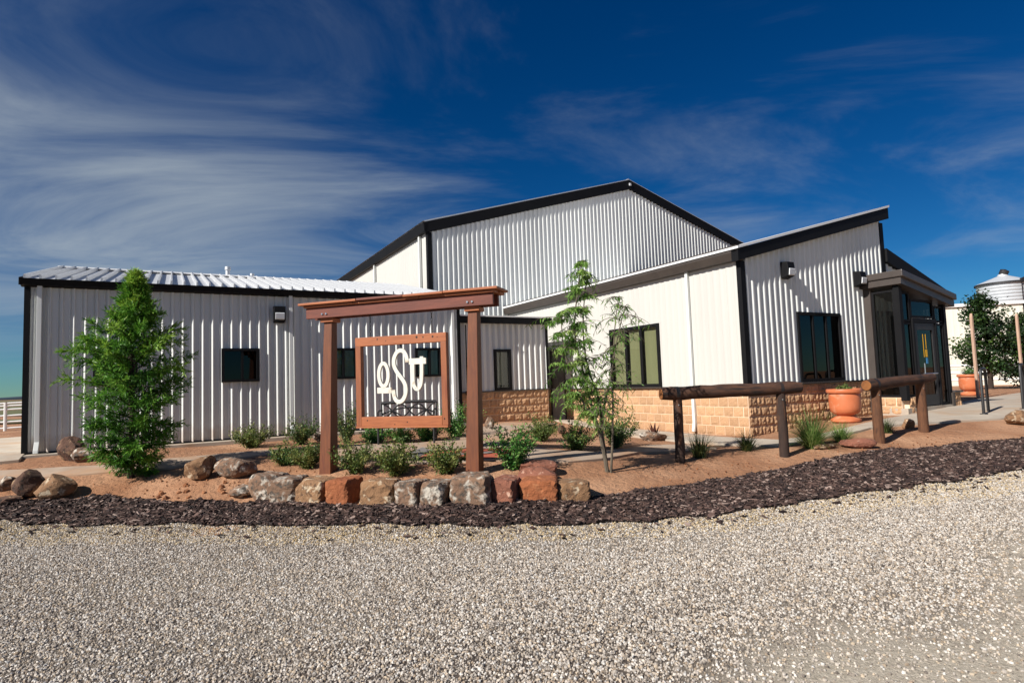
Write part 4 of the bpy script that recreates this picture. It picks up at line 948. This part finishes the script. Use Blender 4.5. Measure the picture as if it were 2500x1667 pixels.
si = thing('grain_silo', 'corrugated grey grain silo with cone roof behind the barn', 'silo', (39.1, 46.5, .45), 0)
prof = []
for k in range(90):
    prof.append((1.74+.035*math.sin(k*math.pi/1.5), k*.085))
zt_ = prof[-1][1]
MB().lathe(prof, 48).build('wall', K['galvanised'], si, smooth=True)
MB().lathe([(1.86, zt_-.12), (1.86, zt_+.02), (1.78, zt_+.05)], 48).build('eave_ring', K['dark_metal'], si)
MB().lathe([(1.86, zt_+.02), (.35, zt_+.62), (.3, zt_+.75), (.001, zt_+.78)], 48).build('roof', K['galvanised'], si)
MB().lathe([(.26, 0), (.3, .1), (.3, .42), (.001, .5)], 16).build('cap_vent', K['dark_metal'], si, loc=(0, 0, zt_+.68), rot=(R(20), R(15), 0))
MB().lathe([(.1, 0), (.16, .12), (.001, .2)], 12).build('roof_vent', K['dark_metal'], si, loc=(1.2, -.6, zt_+.26))
for x in (-.16, .16): MB().tube([(x, -1.86, 0), (x, -1.86, zt_-.05)], .03, 6).build('ladder_rail', K['dark_metal'], si)
for k in range(24): MB().tube([(-.16, -1.86, .3*k+.2), (.16, -1.86, .3*k+.2)], .015, 5).build('ladder_rung', K['galvanised'], si)
MB().box(-.22, .22, -1.95, -1.78, zt_-.14, zt_+.16).build('hatch', K['dark_metal'], si)

def pipe_fence(label, pts, heights, post_h, r_, gap, square=False):
    o = thing('pipe_fence', label, 'fence', (pts[0][0], pts[0][1], zg(*pts[0])), 0, 'white rail fences')
    b0 = Vector((pts[0][0], pts[0][1], zg(*pts[0])))
    for a, b in zip(pts[:-1], pts[1:]):
        A = Vector((a[0], a[1], zg(*a)))-b0; B = Vector((b[0], b[1], zg(*b)))-b0; L_ = (B-A).length; n = max(1, round(L_/gap))
        for h in heights: MB().tube([A+Vector((0, 0, h)), B+Vector((0, 0, h))], r_, 8).build('rail', K['white_paint'], o)
        for k in range(n+1):
            p = A.lerp(B, k/n); MB().tube([p-Vector((0, 0, .2)), p+Vector((0, 0, post_h))], r_*1.5, 8).build('post', K['white_paint'], o)
pipe_fence('white pipe rail fence in the pasture left of the low wing', [(-34, 19.8), (-26.0, 20.7), (-18.2, 23.6), (-9, 28)], (.1, .34, .58, .82, .96, 1.06), 1.1, .035, 1.7)
pipe_fence('white three rail fence on the right beyond the terracotta pot', [(23.6, 32.2), (26.6, 30.6), (38, 33.4)], (.35, .75, 1.12), 1.2, .06, 2.4)

# far ridge and tree line on the horizon
hp = []; n = 70
V = []; F = []
for i in range(n):
    a = R(20+140*i/(n-1)); r_ = 2600; h = 16+10*math.sin(i*.31)+6*math.sin(i*.83+1)
    x, y = r_*math.cos(a), r_*math.sin(a)
    V += [(x, y, -3), (x*1.0, y*1.0, h*.6), (x*1.12, y*1.12, h), (x*1.3, y*1.3, -3)]
for i in range(n-1):
    for k in range(3): F.append((i*4+k, (i+1)*4+k, (i+1)*4+k+1, i*4+k+1))
tag(link('hills', np_mesh('hills', V, F, K['hill'], True)), kind='structure')

# ------------------------------------------------------------------ foliage
def leaf_obj(name, P, D, L_, W_, m, parent, tint, up=None, bend=.25):
    """many leaves: P base points, D directions, L_/W_ sizes; each leaf is a folded kite of two triangles pairs"""
    P = np.asarray(P, float); D = np.asarray(D, float); n = len(P); D /= np.linalg.norm(D, axis=1, keepdims=True)+1e-9
    r = np.random.default_rng(n+len(name)); rv = r.normal(0, 1, (n, 3)); S_v = np.cross(D, rv); S_v /= np.linalg.norm(S_v, axis=1, keepdims=True)+1e-9
    N_ = np.cross(S_v, D); L_ = np.broadcast_to(L_, n)[:, None]; W_ = np.broadcast_to(W_, n)[:, None]
    a = P; b = P+D*L_*.45+S_v*W_*.5+N_*W_*.12; c_ = P+D*L_-N_*L_*bend*.4; d = P+D*L_*.45-S_v*W_*.5+N_*W_*.12
    V = np.stack([a, b, c_, d], 1).reshape(-1, 3)
    me = bpy.data.meshes.new(name); me.vertices.add(4*n); me.vertices.foreach_set('co', V.ravel())
    me.loops.add(4*n); me.loops.foreach_set('vertex_index', np.arange(4*n, dtype=np.int32)); me.polygons.add(n)
    me.polygons.foreach_set('loop_start', np.arange(0, 4*n, 4, dtype=np.int32)); me.polygons.foreach_set('loop_total', np.full(n, 4, np.int32))
    me.materials.append(m); me.update(calc_edges=True)
    at = me.attributes.new('tint', 'FLOAT', 'POINT'); at.data.foreach_set('value', np.repeat(np.clip(tint, 0, 1), 4).astype(np.float32))
    return link(name, me, parent)

def branch(p0, d0, L_, n, droop, r, wob_=.12):
    pts = [np.array(p0, float)]; d = np.array(d0, float); d /= np.linalg.norm(d)
    for i in range(n):
        d = d+np.array([0, 0, droop/n])+r.normal(0, wob_/n**.5, 3)*.6; d /= np.linalg.norm(d); pts.append(pts[-1]+d*L_/n)
    return pts

# feathery conifer
def conifer(x, y, H, label):
    z = zg(x, y); o = thing('conifer_tree', label, 'tree', (x, y, z)); r = np.random.default_rng(5)
    tr = MB(); tr.tube([(0, 0, -.15), (.01, 0, H*.3), (-.02, .01, H*.6), (.06, 0, H*.97)], [.055, .042, .028, .006], 8); trunk = tr.build('trunk', K['bark_dark'], o, smooth=True)
    tw = MB(); P, D, LL, T = [], [], [], []
    def width(q, left):   # crown half width at height fraction q, irregular and wide at mid height
        return float(np.interp(q, (0, .04, .12, .23, .36, .44, .5, .58, .64, .7, .79, .9, 1), (.2, .36, .58, .84, .88, 1.02, .8, 1.08, .66, .54, .34, .18, .03))) if left else float(np.interp(q, (0, .04, .12, .23, .36, .46, .56, .63, .68, .74, .8, .9, 1), (.2, .34, .5, .74, .86, .8, .9, .84, .6, .44, .3, .16, .03)))
    nb = 92
    for i in range(nb):
        q = ((i+r.random())/nb)**.92; h = .04+q*(H-.2); az = i*2.399+r.uniform(-.4, .4)
        w = width(q, math.cos(az) < 0)*r.uniform(.78, 1.05)
        pts = branch((.05*q, 0, h), (math.cos(az), math.sin(az), .35+.75*q), w*1.02, 9, -.5 if q < .7 else .1, r, .3)
        tw.tube(pts, list(np.linspace(.012, .003, 10)), 4, False)
        shade = r.uniform(.05, .6)
        for k in range(2, 10):
            for s_ in range(5):
                b0 = pts[k-1]+(pts[k]-pts[k-1])*r.random(); dd = (pts[k]-pts[k-1]); dd = dd/np.linalg.norm(dd)*.8+r.normal(0, .5, 3); dd[2] += r.uniform(-.3, .3); dd /= np.linalg.norm(dd)
                sl = r.uniform(.1, .21)*(1.1-.3*q)
                for e in range(12):
                    bp_ = b0+dd*sl*(e/12); nd = dd*.9+r.normal(0, .42, 3); nd[2] += -.25+.3*q
                    P.append(bp_); D.append(nd); LL.append(r.uniform(.05, .1)); T.append(shade+.3*(q-.4)+r.normal(0, .13)+.32*(k/9)-.12)  # paler to the top and tips, sunlight put into the leaf tint
    # leader shoots
    for i in range(500):
        q = r.random(); P.append((.06+r.normal(0, .05*(1.15-q)), r.normal(0, .05), H*(.8+.2*q))); D.append((r.normal(0, .5), r.normal(0, .5), 1)); LL.append(r.uniform(.05, .1)); T.append(r.uniform(.6, 1))
    tw.build('branches', K['bark_dark'], trunk)
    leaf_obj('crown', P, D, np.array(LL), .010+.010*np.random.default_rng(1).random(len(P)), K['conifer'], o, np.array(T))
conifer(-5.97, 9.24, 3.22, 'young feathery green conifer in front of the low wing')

# multi-stem sapling with hanging narrow leaves
def sapling(x, y, label):
    z = zg(x, y); o = thing('sapling_tree', label, 'tree', (x, y, z)); r = np.random.default_rng(21)
    stems = [  # paths in local coordinates, screen-right = +x
     [(0, 0, -.1), (-.04, .0, .25), (-.1, .02, .6), (-.2, .05, 1.0), (-.3, .06, 1.5), (-.4, .05, 2.0), (-.34, .03, 2.5), (-.24, .0, 3.05)],
     [(0, .02, -.1), (-.03, .03, .3), (-.06, .05, .62), (-.05, .05, .95), (-.12, .06, 1.2), (-.22, .1, 1.5), (-.26, .12, 2.0), (-.22, .1, 2.5), (-.16, .1, 2.85)],
     [(.03, -.02, -.1), (.07, -.02, .3), (.1, 0, .7), (.12, 0, 1.1), (.15, .02, 1.6), (.2, .02, 2.1), (.27, .0, 2.5)],
     [(-.06, .04, .62), (.0, .0, 1.0), (.06, -.06, 1.2), (.12, -.1, 1.5), (.2, -.1, 1.9), (.35, -.05, 2.35)],
     [(-.1, .02, .6), (-.32, -.05, 1.0), (-.5, -.08, 1.45), (-.58, -.08, 1.9), (-.58, -.06, 2.3)]]
    rad = [.034, .028, .02, .02, .018]
    tr = MB(); P, D, LL, WW, T = [], [], [], [], []
    for si_, st in enumerate(stems):
        st = smooth_line(st, 1); n = len(st); tr.tube(st, list(np.linspace(rad[si_], .005, n)), 7)
        for i in range(n):
            h = st[i][2]
            if h < .75: continue
            for b_ in range(7 if si_ in (0, 1, 4) else 6):
                az = r.uniform(0, 6.28); side = math.cos(az)
                L_ = r.uniform(.15, .55)*(1.0 if h < 2.3 else .6)
                pts = branch(st[i], (side, math.sin(az), r.uniform(.1, .9)), L_, 5, r.uniform(-2.4, -.8), r, .3)
                tr.tube(pts, list(np.linspace(.006, .002, 6)), 4, False)
                xm = pts[-1][0]
                dens = 7.5 if xm < -.16 else 2.2
                sh = r.uniform(.1, .9) if xm < 0 else r.uniform(0, .55)
                for k in range(1, 6):
                    for e in range(int(dens*r.uniform(.5, 1.3))):
                        bp_ = pts[k-1]+(pts[k]-pts[k-1])*r.random(); dd = np.array([r.normal(0, .55), r.normal(0, .55), -1.0+r.uniform(-.2, .9)])
                        P.append(bp_); D.append(dd); LL.append(r.uniform(.05, .13)); WW.append(r.uniform(.010, .021)); T.append(sh+r.normal(0, .16))
    tr.build('stems', K['bark'], o, smooth=True)
    leaf_obj('crown', P, D, np.array(LL), np.array(WW), K['sapling'], o, np.array(T))
sapling(1.30, 8.52, 'slender multi stemmed sapling with hanging leaves before the sunlit wall')

def shrub(x, y, w, h, m_, seed, label, n=900, sprigs=3, ll=(.03, .06), lw=(.014, .024), group='low shrubs in the planting beds', name='shrub', z=None):
    zz_ = zg(x, y) if z is None else z; o = thing(name, label, 'shrub', (x, y, zz_), 0, group); r = np.random.default_rng(seed)
    st = MB(); P, D, LL, WW, T = [], [], [], [], []
    ns = 30
    for i in range(ns):
        az = r.uniform(0, 6.28); sp_ = r.random()**.6; L_ = h*r.uniform(.75, 1.1)*(1-.25*sp_)
        tall = i < sprigs
        pts = branch((r.normal(0, .02), r.normal(0, .02), -.02), (math.cos(az)*sp_*w/h*1.5, math.sin(az)*sp_*w/h*1.5, 1.0), L_*(1.35 if tall else 1.12)*math.hypot(1, .6*sp_*w/h), 7, -.25, r, .25)
        st.tube(pts, list(np.linspace(.007, .002, 8)), 4, False); sh = r.uniform(.1, .85)
        for k in range(1, 8):
            m__ = int(n/ns/7*(1.25 if 2 <= k <= 6 else .8)*(.55 if tall and k > 5 else 1))+1
            for e in range(m__):
                bp_ = pts[k-1]+(pts[k]-pts[k-1])*r.random()+r.normal(0, .028*(1.2 if k > 1 else .5), 3)*(w/.45)
                bp_[2] = max(bp_[2], .01)
                dd = r.normal(0, .7, 3); dd[2] += .35; P.append(bp_); D.append(dd); LL.append(r.uniform(*ll)); WW.append(r.uniform(*lw)); T.append(sh+r.normal(0, .2)+.12*(k/7-.5))
    st.build('stems', K['bark_dark'], o)
    leaf_obj('foliage', P, D, np.array(LL), np.array(WW), K[m_], o, np.array(T))
    return o
SH = [
 (-5.2, 11.78, .66, .48, 'shrub_dry', 'yellow green shrub by the low wing left of the second downspout', 1500, 3),
 (-4.33, 12.05, .5, .52, 'shrub', 'upright shrub at the foot of the second downspout', 1200, 3),
 (-3.69, 9.52, .46, .34, 'shrub', 'dull grey green shrub left of the left sign post, further back of two', 1200, 3),
 (-3.22, 9.22, .46, .40, 'shrub_dry', 'yellowish shrub right beside the left sign post', 1300, 2),
 (-2.35, 8.72, .48, .46, 'shrub_dry', 'dry tipped shrub just right of the left sign post', 1400, 2),
 (-1.68, 8.44, .58, .50, 'shrub_dry', 'broad olive shrub below the middle of the hanging frame', 1900, 2),
 (-.98, 8.28, .46, .44, 'shrub_dry', 'olive shrub below the right side of the hanging frame', 1400, 2),
 (-.04, 8.32, .50, .60, 'shrub_green', 'bright green shrub just right of the right sign post', 1700, 3),
 (-3.4, 12.0, .36, .70, 'shrub', 'tall thin shrub behind the left sign post', 1100, 4),
 (-2.8, 11.95, .52, .36, 'shrub_green', 'low green shrub behind the left end of the bench', 1200, 0),
 (-2.3, 12.0, .5, .34, 'shrub_green', 'low green shrub behind the middle of the bench', 1200, 0),
 (-1.8, 12.05, .5, .38, 'shrub_green', 'low green shrub behind the right end of the bench', 1200, 1),
 (-1.22, 12.4, .66, .60, 'shrub_green', 'larger green shrub left of the right sign post by the low wing end', 1900, 4),
 (.5, 11.64, .62, .46, 'shrub_dry', 'straw and green shrub before the link wall', 1600, 3),
 (1.01, 10.02, .50, .44, 'shrub', 'dark green shrub left of the sapling stems', 1600, 1),
 (1.78, 10.58, .54, .60, 'shrub', 'dark shrub right of the sapling stems', 1800, 3)]
for i, (x, y, w, h, m_, lb_, n_, sp_) in enumerate(SH): shrub(x, y, w*.72, h*1.12, m_, 300+i, lb_, int(n_*1.7), sp_)

def tuft(x, y, h, spread, n, m_, seed, label):
    z = zg(x, y); o = thing('grass_tuft', label, 'grass tuft', (x, y, z), 0, 'ornamental grass tufts'); r = np.random.default_rng(seed)
    V, F, T = [], [], []
    for i in range(n):
        az = r.uniform(0, 6.28); L_ = h*r.uniform(.6, 1.1); pts = branch((r.normal(0, .035), r.normal(0, .035), -.02), (math.cos(az)*spread*r.random(), math.sin(az)*spread*r.random(), 1), L_, 6, -r.uniform(.3, 1.5), r, .08)
        sd_ = np.array([-math.sin(az), math.cos(az), 0]); w_ = r.uniform(.004, .008); b0 = len(V); t_ = r.uniform(0, 1)
        for k, p in enumerate(pts):
            q = w_*(1-k/6.2); V += [p-sd_*q, p+sd_*q]; T += [t_]*2
        F += [(b0+2*k, b0+2*k+1, b0+2*k+3, b0+2*k+2) for k in range(6)]
    me = np_mesh('blades', V, F, K[m_]); at = me.attributes.new('tint', 'FLOAT', 'POINT'); at.data.foreach_set('value', np.array(T, np.float32))
    link('blades', me, o)
tuft(2.99, 9.74, .52, .8, 300, 'dark_grass', 1, 'dark grass tuft beside the left post of the long rail')
tuft(3.94, 10.2, .46, 1.0, 300, 'dark_grass', 2, 'dark arching grass tuft below the middle of the long rail')
tuft(5.0, 10.08, .76, 1.0, 760, 'grass_blade', 3, 'tall bright green grass tuft between the two rails')
tuft(5.72, 10.5, .46, 1.2, 380, 'grass_blade', 4, 'lower grass tuft behind the flat reddish rock')
tuft(7.0, 11.25, .34, .9, 260, 'dark_grass', 5, 'small round grass tuft behind the shorter rail')
# agave with stiff reddish leaves
ag = thing('agave', 'reddish agave with stiff upright leaves by the sunlit block wall', 'plant', (2.85, 12.25, zg(2.85, 12.25)))
V, F, T = [], [], []
for i in range(14):
    az = i*2.4; lean = .15+.05*i; L_ = .36-.006*i; sd_ = np.array([-math.sin(az), math.cos(az), 0]); d_ = np.array([math.cos(az)*lean, math.sin(az)*lean, 1]); d_ /= np.linalg.norm(d_); b0 = len(V)
    nrm = np.cross(sd_, d_)
    for k in range(5):
        q = k/4; w_ = .04*(1-q**2)*(.7+1.2*q*(1-q)); p = d_*L_*q; V += [p-sd_*w_, p-nrm*.012*(1-q), p+sd_*w_]; T += [.2+.5*q]*3
    for k in range(4):
        F += [(b0+3*k, b0+3*k+1, b0+3*k+4, b0+3*k+3), (b0+3*k+1, b0+3*k+2, b0+3*k+5, b0+3*k+4)]
me = np_mesh('leaves', V, F, K['agave']); at = me.attributes.new('tint', 'FLOAT', 'POINT'); at.data.foreach_set('value', np.array(T, np.float32)); link('leaves', me, ag)
# plants in the pots
shrub(7.22, 12.98, .2, .2, 'shrub', 401, 'low grey green plants filling the pot by the block wall', 700, 0, group='potted plants', name='potted_plant', z=p1.location.z+.66)
shrub(15.93, 20.72, .24, .34, 'shrub_green', 402, 'leafy plants with pale flowers in the farther pot', 700, 3, group='potted plants', name='potted_plant', z=p2.location.z+.67)

def crown_tree(x, y, H, z0_, hw, n, seed, label, m_, flat=.7, name='leafy_tree'):
    z = zg(x, y); o = thing(name, label, 'tree', (x, y, z), 0, 'trees on the right'); r = np.random.default_rng(seed)
    tr = MB(); tr.tube([(0, 0, -.2), (.03, 0, H*.4), (-.02, .02, H*.75), (.02, 0, H)], [.11, .085, .05, .012], 9)
    P, D, LL, T = [], [], [], []
    for i in range(46):
        q = (i+.5)/46; h = z0_+q*(H-z0_); az = r.uniform(0, 6.28); w = hw*float(np.interp(q, (0, .15, .5, .8, 1), (.9, 1, .72, .38, .08)))*r.uniform(.6, 1.15)
        pts = branch((0, 0, h*.93), (math.cos(az), math.sin(az), .45), w, 6, -.1, r, .3); tr.tube(pts, list(np.linspace(.03, .005, 7)), 5, False)
        sh = r.uniform(0, .75)
        for k in range(2, 7):
            cc = pts[k]+r.normal(0, .12, 3)
            for e in range(int(n/46/5)):
                P.append(cc+r.normal(0, .15, 3)*[1, 1, flat]); D.append(r.normal(0, 1, 3)); LL.append(r.uniform(.1, .2)); T.append(sh+r.normal(0, .15)+.2*(P[-1][2]-cc[2]))
    tr.build('trunk', K['bark_dark'], o); leaf_obj('crown', P, D, np.array(LL), .08, K[m_], o, np.array(T))
crown_tree(20.9, 26.0, 4.3, .55, 1.45, 6500, 51, 'dark leafed young tree in front of the cream barn', 'oak')
crown_tree(23.9, 27.6, 3.5, .3, 1.4, 4600, 52, 'second dark tree cut by the right picture edge', 'oak')

# ------------------------------------------------------------------ scattered stuff: gravel, bark chips, clods
def scatter(name, poly, dz, density, m, seed, kind, size, hump=None, st=.4, noise=None, mask=None):
    """stones or chips set out over the ground by geometry nodes; the sheet itself is not kept"""
    o = drape(name, poly, dz, m, st, 0); tag(o, kind='stuff')
    g = bpy.data.node_groups.new(name, 'GeometryNodeTree')
    g.interface.new_socket('Geometry', in_out='INPUT', socket_type='NodeSocketGeometry'); g.interface.new_socket('Geometry', in_out='OUTPUT', socket_type='NodeSocketGeometry')
    N, L = g.nodes, g.links; gi, go = N.new('NodeGroupInput'), N.new('NodeGroupOutput')
    dp = N.new('GeometryNodeDistributePointsOnFaces'); dp.inputs['Density'].default_value = density; dp.inputs['Seed'].default_value = seed
    L.new(gi.outputs[0], dp.inputs['Mesh'])
    if noise:
        nz = N.new('ShaderNodeTexNoise'); nz.inputs['Scale'].default_value = noise[0]; nz.inputs['Detail'].default_value = 3
        mr = N.new('ShaderNodeMapRange'); mr.inputs[1].default_value = noise[1]; mr.inputs[2].default_value = noise[2]; mr.inputs[3].default_value = density*noise[3]; mr.inputs[4].default_value = density
        L.new(nz.outputs['Fac'], mr.inputs[0]); L.new(mr.outputs[0], dp.inputs['Density'])
    if mask:
        vattr(o, 'share', mask); na = N.new('GeometryNodeInputNamedAttribute'); na.data_type = 'FLOAT'; na.inputs[0].default_value = 'share'
        mu = N.new('ShaderNodeMath'); mu.operation = 'MULTIPLY'; L.new(na.outputs[0], mu.inputs[0]); mu.inputs[1].default_value = density; L.new(mu.outputs[0], dp.inputs['Density'])
    gt = N.new('GeometryNodeGeometryToInstance')
    for v in range(4):
        if kind == 'chip':
            a = N.new('GeometryNodeMeshCube'); a.inputs['Size'].default_value = (1, .22+.1*v, .1+.04*(v % 2)); a.inputs['Vertices X'].default_value = 3
            disp = .1
        else:
            a = N.new('GeometryNodeMeshIcoSphere'); a.inputs['Radius'].default_value = .5; a.inputs['Subdivisions'].default_value = 2 if kind == 'clod' else 1
            disp = .34
        tx = N.new('ShaderNodeTexNoise'); tx.noise_dimensions = '4D'; tx.inputs['W'].default_value = 3.7*v+seed; tx.inputs['Scale'].default_value = 1.7
        ps = N.new('GeometryNodeInputPosition'); L.new(ps.outputs[0], tx.inputs['Vector'])
        sb = N.new('ShaderNodeVectorMath'); sb.operation = 'SUBTRACT'; sb.inputs[1].default_value = (.5, .5, .5); L.new(tx.outputs['Color'], sb.inputs[0])
        sc = N.new('ShaderNodeVectorMath'); sc.operation = 'SCALE'; sc.inputs['Scale'].default_value = disp*3; L.new(sb.outputs[0], sc.inputs[0])
        sp_ = N.new('GeometryNodeSetPosition'); L.new(a.outputs['Mesh'], sp_.inputs[0]); L.new(sc.outputs[0], sp_.inputs['Offset'])
        L.new(sp_.outputs[0], gt.inputs[0])
    sm = N.new('GeometryNodeSetMaterial'); sm.inputs['Material'].default_value = m
    ip = N.new('GeometryNodeInstanceOnPoints'); L.new(dp.outputs['Points'], ip.inputs['Points']); L.new(gt.outputs[0], ip.inputs['Instance']); ip.inputs['Pick Instance'].default_value = True
    ri = N.new('FunctionNodeRandomValue'); ri.data_type = 'INT'; ri.inputs[4].default_value = 0; ri.inputs[5].default_value = 3; ri.inputs['Seed'].default_value = seed+1
    L.new(ri.outputs[2], ip.inputs['Instance Index'])
    rr = N.new('FunctionNodeRandomValue'); rr.data_type = 'FLOAT_VECTOR'; rr.inputs['Seed'].default_value = seed+2
    if kind == 'chip': rr.inputs[0].default_value = (-.5, -.45, 0); rr.inputs[1].default_value = (.5, .45, 6.283)
    else: rr.inputs[0].default_value = (0, 0, 0); rr.inputs[1].default_value = (6.28, 6.28, 6.28)
    e2r = N.new('FunctionNodeEulerToRotation'); L.new(rr.outputs[0], e2r.inputs[0]); L.new(e2r.outputs[0], ip.inputs['Rotation'])
    rs = N.new('FunctionNodeRandomValue'); rs.data_type = 'FLOAT'; rs.inputs[2].default_value = 0; rs.inputs[3].default_value = 1; rs.inputs['Seed'].default_value = seed+3
    pw = N.new('ShaderNodeMath'); pw.operation = 'POWER'; L.new(rs.outputs[1], pw.inputs[0]); pw.inputs[1].default_value = 2.2
    ms = N.new('ShaderNodeMapRange'); L.new(pw.outputs[0], ms.inputs[0]); ms.inputs[3].default_value = size[0]; ms.inputs[4].default_value = size[1]
    L.new(ms.outputs[0], ip.inputs['Scale']); L.new(ip.outputs[0], sm.inputs[0]); L.new(sm.outputs[0], go.inputs[0])
    md = o.modifiers.new(name, 'NODES'); md.node_group = g
    return o
mb_in = [p for p in wob(mbt, .05) if -9.5 < p[0] < 10.5]
grav_near = [(9.5, 9.15)]+[(x, y+.05) for x, y in mb_in]+[(-9.5, 8.35), (-5.5, 3.9), (-3.4, 2.2), (3.4, 2.2), (5.5, 3.9)]
_mb = np.array([p for p in mbt if -12 < p[0] < 12])
def edge_share(P):
    P = np.asarray(P, float); o_ = np.argsort(_mb[:, 0]); d = np.interp(P[:, 0], _mb[o_, 0], _mb[o_, 1])-P[:, 1]
    m = np.clip((d-.12-.2*np.sin(1.9*P[:, 0])**2)/.55, 0, 1); return .5+.5*m
scatter('gravel_stones', grav_near, .014, 6200, K['gravel'], 3, 'stone', (.007, .025), mask=lambda P: (1-.86*compact_mask(P))*edge_share(P), st=.25)
fine = [(x, y+.06) for x, y in mb_in]+[(x, y-.45-.05*abs(x)) for x, y in mb_in[::-1]]
scatter('gravel_grit', fine, .014, 1500, K['fine_gravel'], 13, 'stone', (.009, .024))
mulch_near = [p for p in wob(mt, .03) if -10 < p[0] < 11]+[p for p in wob(mbt, .05) if -10 < p[0] < 11]
scatter('bark_chips', mulch_near, .038, 1900, K['mulch'], 23, 'chip', (.03, .11))
scatter('stray_chips', [(x, y+.0) for x, y in mb_in]+[(x, y-.42) for x, y in mb_in[::-1]], .03, 110, K['mulch'], 29, 'chip', (.03, .09), noise=(1.6, .45, .62, .05))
scatter('soil_clods', [(-5.6, 8.72), (-4.9, 8.35), (-3.9, 8.3), (-3.4, 8.5), (-3.2, 8.8), (-4.2, 8.85), (-4.9, 8.75)], .0, 130, K['clod'], 33, 'clod', (.02, .11), noise=(2.5, .42, .6, .15))
scatter('soil_crumbs', [(-9, 9.0), (-5.5, 8.75), (-3.2, 8.6), (0, 7.9), (1.5, 7.9), (4.5, 9.3), (8, 10.6), (8, 11), (5, 9.9), (2, 9.3), (1, 8.6), (-3.5, 9.3), (-6, 9.3), (-9, 9.1)], .004, 45, K['clod'], 35, 'clod', (.008, .03))
